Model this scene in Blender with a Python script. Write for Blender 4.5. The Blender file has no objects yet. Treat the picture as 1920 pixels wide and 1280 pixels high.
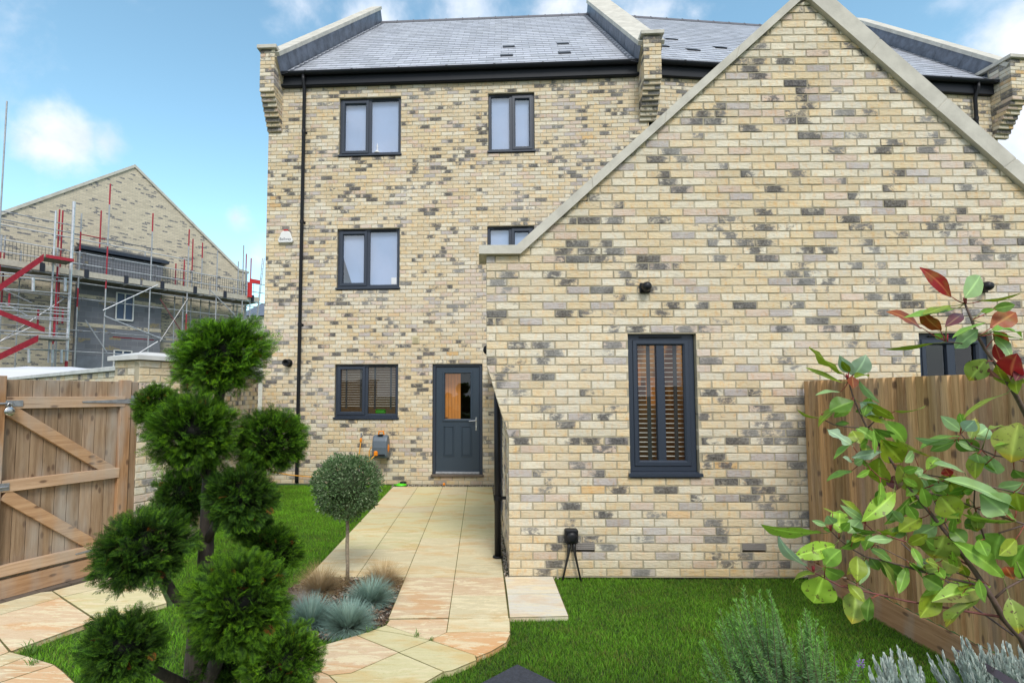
import bpy, math, random
import numpy as np
from mathutils import Vector, Matrix
random.seed(7); rng = np.random.default_rng(11)
R = math.radians
SC = bpy.context.scene
COL = SC.collection

# ------------------------------------------------------------------ camera
CAM = np.array([-.2584, -5.0908, 1.6728])
YAW, PITCH, ROLL, FPX, CX, CY = -.0119, .066, -.0013, 1010.761, 889.517, 671.68
def _axes():
    fwd = np.array([math.sin(YAW)*math.cos(PITCH), math.cos(YAW)*math.cos(PITCH), math.sin(PITCH)])
    right = np.array([math.cos(YAW), -math.sin(YAW), 0.]); up = np.cross(right, fwd)
    c, s = math.cos(ROLL), math.sin(ROLL)
    return c*right+s*up, -s*right+c*up, fwd
RT, UP, FW = _axes()
cam = bpy.data.cameras.new('camera'); camo = bpy.data.objects.new('camera', cam); COL.objects.link(camo)
camo.matrix_world = Matrix(((RT[0], UP[0], -FW[0], CAM[0]), (RT[1], UP[1], -FW[1], CAM[1]), (RT[2], UP[2], -FW[2], CAM[2]), (0, 0, 0, 1)))
cam.sensor_width = 36; cam.lens = FPX/1920*36
cam.shift_x = (960-CX)/1920; cam.shift_y = -(640-CY)/1920
cam.clip_start = .05; cam.clip_end = 2000
SC.camera = camo
def ray(u, v): return (u-CX)/FPX*RT-(v-CY)/FPX*UP+FW
def at(u, v, D): return CAM+D*ray(u, v)            # a measured picture point at distance D, in metres
def on_plane(u, v, n, c):
    d = ray(u, v); n = np.array(n, float); return CAM+d*(c-n@CAM)/(n@d)

# ------------------------------------------------------------------ render settings, sun, sky
SC.view_settings.view_transform = 'Standard'; SC.view_settings.look = 'None'
SC.view_settings.exposure = 0.74; SC.view_settings.gamma = 1
SUN_EL, SUN_AZ = R(46), R(168)      # azimuth clockwise from +Y
SC.cycles.max_bounces = 8; SC.cycles.transparent_max_bounces = 12
sd = bpy.data.lights.new('sun', 'SUN'); sd.energy = 1.5; sd.angle = R(20); sd.color = (1, .95, .88)
so = bpy.data.objects.new('sun', sd); COL.objects.link(so)
sdir = Vector((math.sin(SUN_AZ)*math.cos(SUN_EL), math.cos(SUN_AZ)*math.cos(SUN_EL), math.sin(SUN_EL)))
so.rotation_euler = sdir.to_track_quat('Z', 'Y').to_euler(); so.location = (0, -10, 20)

W = bpy.data.worlds.new('World'); SC.world = W; W.use_nodes = True
wt = W.node_tree; wt.nodes.clear()
def nn(t, kind, **k):
    n = t.nodes.new(kind)
    for a, b in k.items(): setattr(n, a, b)
    return n
def _sock(t, s, v):
    if isinstance(v, bpy.types.NodeSocket): t.links.new(v, s)
    elif v is not None: s.default_value = v
def mth(t, op, a, b=None, c=None, clamp=False):
    n = nn(t, 'ShaderNodeMath', operation=op, use_clamp=clamp)
    _sock(t, n.inputs[0], a); _sock(t, n.inputs[1], b)
    if c is not None: _sock(t, n.inputs[2], c)
    return n.outputs[0]
def mix(t, f, a, b, blend='MIX'):
    n = nn(t, 'ShaderNodeMix', data_type='RGBA', blend_type=blend)
    _sock(t, n.inputs[0], f); _sock(t, n.inputs[6], a if not isinstance(a, tuple) or len(a) == 4 else a+(1,)); _sock(t, n.inputs[7], b if not isinstance(b, tuple) or len(b) == 4 else b+(1,))
    return n.outputs[2]
def noise(t, vec, scale, detail=3, rough=.5, dist=0):
    n = nn(t, 'ShaderNodeTexNoise'); _sock(t, n.inputs['Vector'], vec); n.inputs['Scale'].default_value = scale
    n.inputs['Detail'].default_value = detail; n.inputs['Roughness'].default_value = rough; n.inputs['Distortion'].default_value = dist
    return n.outputs['Fac']
def ramp(t, f, a, b):
    n = nn(t, 'ShaderNodeMapRange', clamp=True, interpolation_type='SMOOTHSTEP'); _sock(t, n.inputs[0], f)
    n.inputs[1].default_value = a; n.inputs[2].default_value = b
    return n.outputs[0]
def vmul(t, v, s):
    n = nn(t, 'ShaderNodeVectorMath', operation='MULTIPLY'); _sock(t, n.inputs[0], v); n.inputs[1].default_value = s
    return n.outputs[0]

sky = nn(wt, 'ShaderNodeTexSky', sky_type='NISHITA'); sky.sun_disc = False
sky.sun_elevation = SUN_EL; sky.sun_rotation = SUN_AZ; sky.air_density = 1.0; sky.dust_density = .6; sky.ozone_density = 1.4
tc = nn(wt, 'ShaderNodeTexCoord').outputs['Generated']
skycol = mix(wt, 1.0, sky.outputs[0], (1.62, 1.90, 1.62), 'MULTIPLY')
n1 = noise(wt, tc, 5.5, 7, .58, .25); n2 = noise(wt, tc, 22, 5, .6, .3)
nz = mth(wt, 'ADD', mth(wt, 'MULTIPLY', n1, .75), mth(wt, 'MULTIPLY', n2, .25))
mask = None
# clouds: (direction from picture point, angular radius, squash)
for (u, v, rad, w) in ((125, 258, .075, 1.25), (75, 268, .055, .9), (195, 268, .06, .9), (440, 408, .05, .95), (480, 480, .06, .8), (560, 5, .11, .9), (700, 45, .12, .95), (880, 20, .11, .85), (1060, 0, .12, 1.0), (1200, 30, .1, .7),
                       (1300, 25, .08, .5), (1850, 200, .17, .85), (1920, 80, .17, .95), (1970, 250, .22, 1.1), (1790, 0, .08, .7), (2300, 0, .5, .8), (700, -400, .5, .6), (-500, 500, .3, .6), (-900, -300, .6, .5)):
    d = ray(u, v); d = d/np.linalg.norm(d)
    vm = nn(wt, 'ShaderNodeVectorMath', operation='DISTANCE'); wt.links.new(tc, vm.inputs[0])
    vm.inputs[1].default_value = tuple(d)
    # squash vertically: puffs are wider than tall
    dn = mth(wt, 'DIVIDE', vm.outputs['Value'], rad)
    m = mth(wt, 'MULTIPLY', mth(wt, 'SUBTRACT', 1.0, dn, clamp=True), w)
    mask = m if mask is None else mth(wt, 'MAXIMUM', mask, m)
cover = mth(wt, 'ADD', mask, mth(wt, 'MULTIPLY', mth(wt, 'SUBTRACT', nz, .5), 2.4))
cm = mth(wt, 'MULTIPLY', ramp(wt, cover, .25, 1.05), ramp(wt, mask, 0.0, .22))
# behind the camera the sky is mostly bright overcast
sx = nn(wt, 'ShaderNodeSeparateXYZ'); wt.links.new(tc, sx.inputs[0])
back = ramp(wt, mth(wt, 'MULTIPLY', sx.outputs[1], -1.0), -.25, .35)
upm = ramp(wt, sx.outputs[2], .72, .95)
ov = mth(wt, 'MAXIMUM', back, upm)
ovc = mth(wt, 'MULTIPLY', ov, mth(wt, 'ADD', .65, mth(wt, 'MULTIPLY', n1, .6), clamp=True))
cm = mth(wt, 'MAXIMUM', cm, ovc)
cl = mix(wt, ramp(wt, noise(wt, tc, 9, 5, .6, .2), .35, .65), (4.9, 5.6, 6.6), (6.6, 6.8, 7.3))
final = mix(wt, cm, skycol, cl)
bg = nn(wt, 'ShaderNodeBackground'); bg.inputs[1].default_value = .1; wt.links.new(final, bg.inputs[0])
wo = nn(wt, 'ShaderNodeOutputWorld'); wt.links.new(bg.outputs[0], wo.inputs[0])

# ------------------------------------------------------------------ materials
def s2l(r, g, b): return tuple(((c/255)/12.92 if c/255 <= .04045 else ((c/255+.055)/1.055)**2.4) for c in (r, g, b))
MATS = {}
def material(name, col=(.5, .5, .5), rough=.6, metal=0, spec=.5, bump=0, bscale=40, var=0, vscale=8, coat=0, attr=None, trans=0, builder=None, stretch=(1, 1, 1)):
    m = bpy.data.materials.new(name); m.use_nodes = True; t = m.node_tree
    p = t.nodes['Principled BSDF']; MATS[name] = m
    p.inputs['Roughness'].default_value = rough; p.inputs['Metallic'].default_value = metal
    p.inputs['Specular IOR Level'].default_value = spec; p.inputs['Coat Weight'].default_value = coat
    o = nn(t, 'ShaderNodeTexCoord').outputs['Object']
    v = vmul(t, o, stretch)
    if attr:
        a = nn(t, 'ShaderNodeAttribute', attribute_name=attr); c = a.outputs['Color']
    else:
        c = nn(t, 'ShaderNodeRGB'); c.outputs[0].default_value = tuple(col)+(1,); c = c.outputs[0]
    if var:
        f = noise(t, v, vscale, 5, .6)
        c = mix(t, mth(t, 'MULTIPLY', ramp(t, f, .3, .7), 1.0), mix(t, 1.0, c, (1-var,)*3, 'MULTIPLY'), c)
    if builder: c = builder(t, v, c, p) or c
    t.links.new(c, p.inputs['Base Color'])
    if bump:
        b = nn(t, 'ShaderNodeBump'); b.inputs['Strength'].default_value = 1; b.inputs['Distance'].default_value = bump
        t.links.new(noise(t, v, bscale, 5, .6), b.inputs['Height']); t.links.new(b.outputs[0], p.inputs['Normal'])
    if trans:
        tr = nn(t, 'ShaderNodeBsdfTranslucent'); t.links.new(c, tr.inputs[0])
        ms = nn(t, 'ShaderNodeMixShader'); ms.inputs[0].default_value = trans
        out = t.nodes['Material Output']; t.links.new(p.outputs[0], ms.inputs[1]); t.links.new(tr.outputs[0], ms.inputs[2]); t.links.new(ms.outputs[0], out.inputs[0])
    return m

# real bricks: one colour per brick in the attribute, kiln smears by noise where alpha says so
def brick_mat(name):
    m = bpy.data.materials.new(name); m.use_nodes = True; t = m.node_tree; p = t.nodes['Principled BSDF']; MATS[name] = m
    a = nn(t, 'ShaderNodeAttribute', attribute_name='Col'); o = nn(t, 'ShaderNodeTexCoord').outputs['Object']
    v = vmul(t, o, (1, 1, 1.6))
    c = a.outputs['Color']
    # soft streaks inside a brick
    f1 = noise(t, vmul(t, o, (1.0, 1.0, .5)), 22, 4, .6)
    c = mix(t, ramp(t, f1, .45, .8), c, mix(t, 1.0, c, (1.0, .78, .55), 'MULTIPLY'))
    f2 = noise(t, o, 14, 3, .6)
    c = mix(t, mth(t, 'MULTIPLY', ramp(t, f2, .5, .72), .55), c, (.56, .53, .46))
    # kiln smears: strongest towards the middle of a brick, cloudy, some only grey
    f3 = noise(t, vmul(t, o, (1, 1, 1.5)), 13, 6, .72, .7); f6 = noise(t, vmul(t, o, (1, 1, .6)), 4.5, 3, .5)
    al = a.outputs['Alpha']
    sm = ramp(t, mth(t, 'ADD', mth(t, 'MULTIPLY', mth(t, 'SUBTRACT', f3, .5), 2.3), mth(t, 'SUBTRACT', al, .36)), .0, .42)
    sm = mth(t, 'MULTIPLY', sm, ramp(t, al, .05, .2))
    f4 = noise(t, o, 45, 4, .65)
    dk = mix(t, ramp(t, f4, .3, .7), (.028, .028, .032), (.17, .165, .16))
    dk = mix(t, ramp(t, al, .55, .95), mix(t, .4, dk, (.28, .26, .25)), dk)
    c = mix(t, mth(t, 'MULTIPLY', sm, .93), c, dk)
    # damp and splash staining just above the ground
    sz_ = nn(t, 'ShaderNodeSeparateXYZ'); t.links.new(o, sz_.inputs[0])
    low = ramp(t, mth(t, 'ADD', sz_.outputs[2], mth(t, 'MULTIPLY', noise(t, vmul(t, o, (1, 1, .5)), 5, 4, .6), .5)), .62, .22)
    c = mix(t, mth(t, 'MULTIPLY', low, .45), c, mix(t, 1.0, c, (.72, .60, .36), 'MULTIPLY'))
    # pale bloom patches over several bricks
    c = mix(t, mth(t, 'MULTIPLY', ramp(t, noise(t, o, 1.3, 4, .6), .42, .68), .26), c, (.74, .73, .69))
    # fine pits
    f5 = noise(t, o, 150, 2, .6)
    c = mix(t, mth(t, 'MULTIPLY', ramp(t, f5, .62, .72), .35), c, (.16, .12, .08))
    t.links.new(c, p.inputs['Base Color']); p.inputs['Roughness'].default_value = .92; p.inputs['Specular IOR Level'].default_value = .2
    h = mth(t, 'ADD', noise(t, v, 32, 6, .65), mth(t, 'MULTIPLY', noise(t, vmul(t, o, (1, 1, 3)), 14, 3, .5), .9))
    b = nn(t, 'ShaderNodeBump'); b.inputs['Strength'].default_value = 1; b.inputs['Distance'].default_value = .007
    t.links.new(h, b.inputs['Height']); t.links.new(b.outputs[0], p.inputs['Normal'])
    return m
brick_mat('brick')
material('mortar', (.46, .41, .30), .95, spec=.1, bump=.003, bscale=90, var=.25, vscale=6)
# far brickwork (pattern in the material; object x along the wall, z up)
def far_brick(name, cream, dark, sx=.225, sz=.075, mort=(.33, .31, .27), darkp=.8):
    m = bpy.data.materials.new(name); m.use_nodes = True; t = m.node_tree; p = t.nodes['Principled BSDF']; MATS[name] = m
    o = nn(t, 'ShaderNodeTexCoord').outputs['Object']; s = nn(t, 'ShaderNodeSeparateXYZ'); t.links.new(o, s.inputs[0])
    row = mth(t, 'FLOOR', mth(t, 'DIVIDE', s.outputs[2], sz)); odd = mth(t, 'MULTIPLY', mth(t, 'MODULO', mth(t, 'ABSOLUTE', row), 2), .5)
    uu = mth(t, 'ADD', mth(t, 'DIVIDE', mth(t, 'ADD', s.outputs[0], s.outputs[1]), sx), odd); cell = mth(t, 'FLOOR', uu)
    cv = nn(t, 'ShaderNodeCombineXYZ'); t.links.new(cell, cv.inputs[0]); t.links.new(row, cv.inputs[1])
    wn = nn(t, 'ShaderNodeTexWhiteNoise', noise_dimensions='3D'); t.links.new(cv.outputs[0], wn.inputs[0])
    fx = mth(t, 'FRACT', uu); fz = mth(t, 'FRACT', mth(t, 'DIVIDE', s.outputs[2], sz))
    mk = mth(t, 'MULTIPLY', mth(t, 'GREATER_THAN', fx, .01/sx*1.1), mth(t, 'GREATER_THAN', fz, .012/sz))
    c = mix(t, wn.outputs[0], cream, tuple(x*.78 for x in cream))
    clump = noise(t, vmul(t, o, (.8, .8, 2.2)), 1.2, 3)
    dk = mth(t, 'GREATER_THAN', mth(t, 'ADD', wn.outputs[0], mth(t, 'MULTIPLY', mth(t, 'SUBTRACT', clump, .5), 1.0)), darkp)
    c = mix(t, mth(t, 'MULTIPLY', dk, ramp(t, noise(t, o, 12, 4, .6), .35, .55)), c, dark)
    c = mix(t, mk, mort, c)
    t.links.new(c, p.inputs['Base Color']); p.inputs['Roughness'].default_value = .92; p.inputs['Specular IOR Level'].default_value = .2
    return m
far_brick('far_brick', (.66, .58, .44), (.17, .17, .185), mort=(.42, .39, .33), darkp=.86)
far_brick('block', (.21, .22, .25), (.30, .25, .15), .45, .225, (.27, .27, .28), .93)
material('block_panel', (.24, .26, .30), .9, var=.3, vscale=1.5)
material('site_glass', (.07, .11, .19), .3)
material('frame', s2l(47, 56, 70), .38, spec=.5, bump=.0004, bscale=300)
material('door_paint', s2l(48, 62, 76), .4, bump=.0006, bscale=160, stretch=(1, 1, .15))
material('black_plastic', (.012, .013, .016), .42, spec=.3)
material('fascia', (.015, .018, .024), .55, spec=.25)
material('coping', (.60, .575, .50), .85, bump=.002, bscale=60, var=.22, vscale=5)
material('white_coping', (.62, .62, .60), .8, bump=.002, bscale=60, var=.2, vscale=4)
material('slate', attr='Col', rough=.36, spec=.8, bump=.0012, bscale=60, var=.12, vscale=6)
material('lead', s2l(120, 126, 138), .45, metal=.25, bump=.004, bscale=12, var=.45, vscale=5)
material('ridge', s2l(98, 98, 104), .6, var=.2)
material('white_plastic', (.75, .75, .73), .4)
material('red_plastic', (.6, .02, .02), .4)
material('vent_plastic', s2l(196, 186, 150), .5)
material('grey_vent', s2l(150, 144, 140), .6)
material('chrome', (.6, .6, .6), .25, metal=1)
material('galv', (.42, .43, .45), .45, metal=.6, var=.3, vscale=20)
material('reel_grey', s2l(96, 108, 120), .4, var=.1)
material('orange_plastic', s2l(238, 140, 20), .4)
material('hose', s2l(224, 160, 60), .5)
material('green_plastic', s2l(90, 220, 30), .35)
material('interior_dark', (.03, .027, .025), .9)
material('sheet', (.75, .78, .82), .7)
material('blind_pale', s2l(158, 180, 212), .8, var=.12, vscale=1.2)
material('room_grey', s2l(120, 132, 150), .9)
material('slat', (.75, .72, .66), .45)
material('tape', (.02, .02, .022), .8)
material('oak', s2l(200, 125, 50), .5, var=.25, vscale=6, stretch=(6, 6, .6))
MATS['oak'].node_tree.nodes['Principled BSDF'].inputs['Emission Color'].default_value = (.5, .2, .05, 1); MATS['oak'].node_tree.nodes['Principled BSDF'].inputs['Emission Strength'].default_value = .22  # weak self-glow added so the oak looks lit indoors
material('paving_black', s2l(62, 66, 76), .75, bump=.002, bscale=120, var=.4, vscale=60)
material('edging', s2l(110, 98, 86), .9, bump=.003, bscale=60, var=.3, vscale=10)
material('cable', (.015, .015, .015), .5)
def _lit(t, v, c, p):
    f = noise(t, vmul(t, v, (1.5, 1, .7)), 3.5, 3)
    s_ = nn(t, 'ShaderNodeSeparateXYZ'); t.links.new(v, s_.inputs[0])
    e = mix(t, mth(t, 'MULTIPLY', ramp(t, f, .4, .62), ramp(t, s_.outputs[2], 1.25, 2.1)), (.07, .035, .012), (.85, .42, .11))
    t.links.new(e, p.inputs['Emission Color']); p.inputs['Emission Strength'].default_value = .17
material('lit_dim', s2l(120, 98, 75), .8)
MATS['lit_dim'].node_tree.nodes['Principled BSDF'].inputs['Emission Color'].default_value = (.5, .3, .13, 1); MATS['lit_dim'].node_tree.nodes['Principled BSDF'].inputs['Emission Strength'].default_value = .05
material('lit_room', s2l(120, 80, 45), .8, builder=_lit)
def _glass(name, tint=(1, 1, 1), refl=1.0):
    m = bpy.data.materials.new(name); m.use_nodes = True; t = m.node_tree; t.nodes.clear(); MATS[name] = m
    tr = nn(t, 'ShaderNodeBsdfTransparent'); tr.inputs[0].default_value = tint+(1,)
    gl = nn(t, 'ShaderNodeBsdfGlossy'); gl.inputs['Roughness'].default_value = .01; gl.inputs[0].default_value = (1, 1, 1, 1)
    ge = nn(t, 'ShaderNodeNewGeometry'); dt = nn(t, 'ShaderNodeVectorMath', operation='DOT_PRODUCT'); t.links.new(ge.outputs['Normal'], dt.inputs[0]); t.links.new(ge.outputs['Incoming'], dt.inputs[1])
    f = mth(t, 'ADD', .05*refl, mth(t, 'MULTIPLY', mth(t, 'POWER', mth(t, 'SUBTRACT', 1.0, mth(t, 'ABSOLUTE', dt.outputs['Value']), clamp=True), 5.0), .95-.05*refl), clamp=True)
    ms = nn(t, 'ShaderNodeMixShader'); t.links.new(f, ms.inputs[0]); t.links.new(tr.outputs[0], ms.inputs[1]); t.links.new(gl.outputs[0], ms.inputs[2])
    o = nn(t, 'ShaderNodeOutputMaterial'); t.links.new(ms.outputs[0], o.inputs[0])
    return m
_glass('glass', (.9, .93, .93), 1.3)
_glass('glass_bright', (.97, .98, 1), 4.0)
# timber: grain along local z (boards) or x (rails)
def _wood(name, c1, c2, axis, grey=.0):
    def b(t, v, c, p):
        o = v
        st = {'z': (14, 14, .9), 'x': (.9, 14, 14)}[axis]
        g = noise(t, vmul(t, o, st), 2.2, 6, .65, .6)
        a = nn(t, 'ShaderNodeAttribute', attribute_name='Col')
        c = mix(t, ramp(t, g, .3, .7), c1, c2)
        c = mix(t, 1.0, c, a.outputs['Color'], 'MULTIPLY')
        # knots
        sp_ = nn(t, 'ShaderNodeSeparateXYZ'); t.links.new(vmul(t, o, {'z': (7.5, 1, 3.2), 'x': (3.2, 1, 7.5)}[axis]), sp_.inputs[0]); cb_ = nn(t, 'ShaderNodeCombineXYZ'); t.links.new(sp_.outputs[0], cb_.inputs[0]); t.links.new(sp_.outputs[2], cb_.inputs[1])
        vo = nn(t, 'ShaderNodeTexVoronoi', voronoi_dimensions='2D'); vo.inputs['Scale'].default_value = 1.0; _sock(t, vo.inputs['Vector'], cb_.outputs[0])
        k = ramp(t, vo.outputs['Distance'], .13, .05)
        c = mix(t, mth(t, 'MULTIPLY', k, .75), c, (.10, .055, .035))
        # weathered grey-silver patches
        gz = ramp(t, noise(t, vmul(t, o, (3, 3, .8)), 1.6, 4), .42, .7)
        c = mix(t, mth(t, 'MULTIPLY', gz, grey), c, (.42, .38, .33))
        c = mix(t, mth(t, 'MULTIPLY', ramp(t, noise(t, vmul(t, o, (40, 40, 2) if axis == 'z' else (2, 40, 40)), 2.0, 4, .6), .58, .7), .35), c, (.16, .10, .06))
        return c
    material(name, (1, 1, 1), .8, spec=.2, builder=b, bump=.0015, bscale=30, stretch=(1, 1, 1))
_wood('wood_board', (.47, .33, .21), (.29, .19, .115), 'z', .75)
_wood('wood_fence', (.66, .43, .22), (.40, .235, .10), 'z', .3)
_wood('wood_rail', (.56, .41, .27), (.40, .27, .165), 'x', .5)
# sandstone paving: colour per slab + riven streaks
def _pave(t, v, c, p):
    a = nn(t, 'ShaderNodeAttribute', attribute_name='Col'); al = a.outputs['Alpha']
    c = a.outputs['Color']
    o = nn(t, 'ShaderNodeTexCoord').outputs['Object']
    st = noise(t, vmul(t, o, (1.0, 5.0, 1)), 3.0, 9, .74, .9)
    c = mix(t, mth(t, 'MULTIPLY', ramp(t, noise(t, vmul(t, o, (1, 2.2, 1)), 1.7, 5, .6, .4), .47, .62), .75), c, mix(t, 1.0, c, (1.0, .80, .62), 'MULTIPLY'))
    c = mix(t, mth(t, 'MULTIPLY', ramp(t, st, .51, .545), mth(t, 'MULTIPLY', al, .8)), c, (.80, .70, .47))
    st2 = noise(t, vmul(t, o, (1.2, 9, 1)), 5.0, 8, .7, .6)
    c = mix(t, mth(t, 'MULTIPLY', ramp(t, st2, .52, .66), .45), c, mix(t, 1.0, c, (.80, .74, .55), 'MULTIPLY'))
    c = mix(t, mth(t, 'MULTIPLY', ramp(t, noise(t, o, 28, 6, .75), .56, .7), .4), c, (.40, .36, .15))
    c = mix(t, mth(t, 'MULTIPLY', ramp(t, noise(t, o, 110, 3, .6), .6, .7), .3), c, (.30, .26, .14))
    b = nn(t, 'ShaderNodeBump'); b.inputs['Distance'].default_value = .006
    h = mth(t, 'ADD', mth(t, 'MULTIPLY', st, 1.0), mth(t, 'MULTIPLY', noise(t, o, 40, 5, .6), .5))
    t.links.new(h, b.inputs['Height']); t.links.new(b.outputs[0], p.inputs['Normal'])
    return c
material('sandstone', (1, 1, 1), .75, spec=.3, builder=_pave)
material('moss_joint', (.20, .18, .07), .95, spec=.1, bump=.004, bscale=120, var=.5, vscale=30)
material('soil', (.07, .05, .033), .95, bump=.01, bscale=60, var=.5, vscale=30)
material('lawn_soil', (.04, .09, .014), .95, bump=.01, bscale=60, var=.5, vscale=12)
material('grass', attr='Col', rough=.55, spec=.25, trans=.35)
material('leaf', attr='Col', rough=.6, spec=.25, trans=.25)
material('bark', (.085, .068, .055), .9, bump=.004, bscale=30, var=.5, vscale=12, stretch=(3, 3, .6))
material('chips', attr='Col', rough=.95, spec=.1)
material('pebble', attr='Col', rough=.7, spec=.3)
material('steel', attr='Col', rough=.4, spec=.4, metal=.35, var=.3, vscale=10)
material('painted', attr='Col', rough=.6, spec=.3, var=.2, vscale=10)
material('tarp', (.62, .64, .68), .6, bump=.02, bscale=4)
material('mesh_guard', (.10, .11, .13), .7)
def _pl(t, v, c, p):
    a = nn(t, 'ShaderNodeAttribute', attribute_name='Col'); o = nn(t, 'ShaderNodeTexCoord').outputs['Object']; c = a.outputs['Color']
    sp = mth(t, 'MULTIPLY', ramp(t, noise(t, o, 75, 3, .6), .60, .66), a.outputs['Alpha'])
    c = mix(t, mth(t, 'MULTIPLY', sp, .85), c, (.10, .035, .03))
    c = mix(t, mth(t, 'MULTIPLY', ramp(t, noise(t, o, 30, 3, .5), .5, .7), .25), c, (.30, .38, .06))
    return c
material('broadleaf', (1, 1, 1), .42, spec=.45, trans=.3, builder=_pl, bump=.0006, bscale=90)
material('twig', attr='Col', rough=.7, var=.4, vscale=60)

# ------------------------------------------------------------------ mesh helpers
LOCAL = [False]
def link(name, me, mat=None, parent=None, smooth=False):
    o = bpy.data.objects.new(name, me); COL.objects.link(o)
    if mat: me.materials.append(MATS[mat])
    if parent:
        o.parent = parent
        if parent.type == 'EMPTY' and not LOCAL[0]: o.matrix_parent_inverse = (Matrix.Translation(parent.location) @ parent.rotation_euler.to_matrix().to_4x4()).inverted()
    if smooth: me.polygons.foreach_set('use_smooth', [True]*len(me.polygons))
    return o
def tag(o, label, cat=None, group=None, kind=None):
    if label: o['label'] = label
    if cat: o['category'] = cat
    if group: o['group'] = group
    if kind: o['kind'] = kind
    return o
def thing(name, label, cat, loc=(0, 0, 0), rotz=0, group=None):
    o = bpy.data.objects.new(name, None); COL.objects.link(o); o.location = loc; o.rotation_euler = (0, 0, rotz)
    o.empty_display_size = .2
    return tag(o, label, cat, group)
class MB:
    def __init__(s): s.v = []; s.f = []; s.c = []; s.T = None; s.flip = False
    def add(s, vs, fs, col=None):
        b = len(s.v)
        s.v += [tuple(map(float, v)) for v in vs]; s.f += [tuple(b+i for i in f) for f in fs]
        s.c += [tuple(col) if col is not None else (1, 1, 1, 1)]*len(vs)
    def box(s, x0, x1, y0, y1, z0, z1, col=None, ch=0):
        if x0 > x1: x0, x1 = x1, x0
        if y0 > y1: y0, y1 = y1, y0
        if z0 > z1: z0, z1 = z1, z0
        if not ch:
            s.add([(x0, y0, z0), (x1, y0, z0), (x1, y1, z0), (x0, y1, z0), (x0, y0, z1), (x1, y0, z1), (x1, y1, z1), (x0, y1, z1)],
                  [(0, 3, 2, 1), (4, 5, 6, 7), (0, 1, 5, 4), (1, 2, 6, 5), (2, 3, 7, 6), (3, 0, 4, 7)], col); return
        # chamfered box: 24 verts
        vs = []; X = (x0, x1); Y = (y0, y1); Z = (z0, z1); idx = {}
        for i in (0, 1):
            for j in (0, 1):
                for k in (0, 1):
                    a, b, c = (1-2*i)*ch, (1-2*j)*ch, (1-2*k)*ch
                    for ax, p in (('x', (X[i], Y[j]+b, Z[k]+c)), ('y', (X[i]+a, Y[j], Z[k]+c)), ('z', (X[i]+a, Y[j]+b, Z[k]))):
                        idx[(i, j, k, ax)] = len(vs); vs.append(p)
        g = lambda i, j, k, a: idx[(i, j, k, a)]
        fs = [[g(0, 0, 0, 'x'), g(0, 0, 1, 'x'), g(0, 1, 1, 'x'), g(0, 1, 0, 'x')], [g(1, 0, 0, 'x'), g(1, 1, 0, 'x'), g(1, 1, 1, 'x'), g(1, 0, 1, 'x')],
              [g(0, 0, 0, 'y'), g(1, 0, 0, 'y'), g(1, 0, 1, 'y'), g(0, 0, 1, 'y')], [g(0, 1, 0, 'y'), g(0, 1, 1, 'y'), g(1, 1, 1, 'y'), g(1, 1, 0, 'y')],
              [g(0, 0, 0, 'z'), g(0, 1, 0, 'z'), g(1, 1, 0, 'z'), g(1, 0, 0, 'z')], [g(0, 0, 1, 'z'), g(1, 0, 1, 'z'), g(1, 1, 1, 'z'), g(0, 1, 1, 'z')]]
        for i in (0, 1):
            for j in (0, 1):
                fs.append([g(i, j, 0, 'x'), g(i, j, 1, 'x'), g(i, j, 1, 'y'), g(i, j, 0, 'y')])
                fs.append([g(i, 0, j, 'x'), g(i, 1, j, 'x'), g(i, 1, j, 'z'), g(i, 0, j, 'z')])
                fs.append([g(0, i, j, 'y'), g(1, i, j, 'y'), g(1, i, j, 'z'), g(0, i, j, 'z')])
                for k in (0, 1): fs.append([g(i, j, k, 'x'), g(i, j, k, 'y'), g(i, j, k, 'z')])
        s.add(vs, fs, col)
    def prism(s, poly, vec, col=None):
        n = len(poly); poly = [np.array(p, float) for p in poly]; vec = np.array(vec, float)
        s.add(list(poly)+[p+vec for p in poly], [tuple(range(n))[::-1], tuple(range(n, 2*n))]+[(i, (i+1) % n, n+(i+1) % n, n+i) for i in range(n)], col)
    def tube(s, pts, rad, n=8, col=None, cap=True):
        pts = [np.array(p, float) for p in pts]; m = len(pts)
        if not hasattr(rad, '__len__'): rad = [rad]*m
        vs = []; a = None
        for i, p in enumerate(pts):
            t = pts[min(i+1, m-1)]-pts[max(i-1, 0)]; t = t/(np.linalg.norm(t)+1e-9)
            if a is None: a = np.cross(t, (0, 0, 1) if abs(t[2]) < .9 else (1, 0, 0))
            a = a-t*(a@t); a = a/(np.linalg.norm(a)+1e-9); b = np.cross(t, a)
            for k in range(n):
                w = 2*math.pi*k/n; vs.append(p+rad[i]*(math.cos(w)*a+math.sin(w)*b))
        fs = [(i*n+k, i*n+(k+1) % n, (i+1)*n+(k+1) % n, (i+1)*n+k) for i in range(m-1) for k in range(n)]
        if cap: fs += [tuple(range(n))[::-1], tuple(range((m-1)*n, m*n))]
        s.add(vs, fs, col)
    def lathe(s, c, axis, prof, n=20, col=None):
        # prof: list of (radius, distance along axis)
        c = np.array(c, float); ax = np.array(axis, float); ax /= np.linalg.norm(ax)
        a = np.cross(ax, (0, 0, 1) if abs(ax[2]) < .9 else (1, 0, 0)); a /= np.linalg.norm(a); b = np.cross(ax, a)
        vs = [c+ax*h+r*(math.cos(2*math.pi*k/n)*a+math.sin(2*math.pi*k/n)*b) for r, h in prof for k in range(n)]
        fs = [(i*n+k, i*n+(k+1) % n, (i+1)*n+(k+1) % n, (i+1)*n+k) for i in range(len(prof)-1) for k in range(n)]
        fs += [tuple(range(n))[::-1], tuple(range((len(prof)-1)*n, len(prof)*n))]
        s.add(vs, fs, col)
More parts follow.
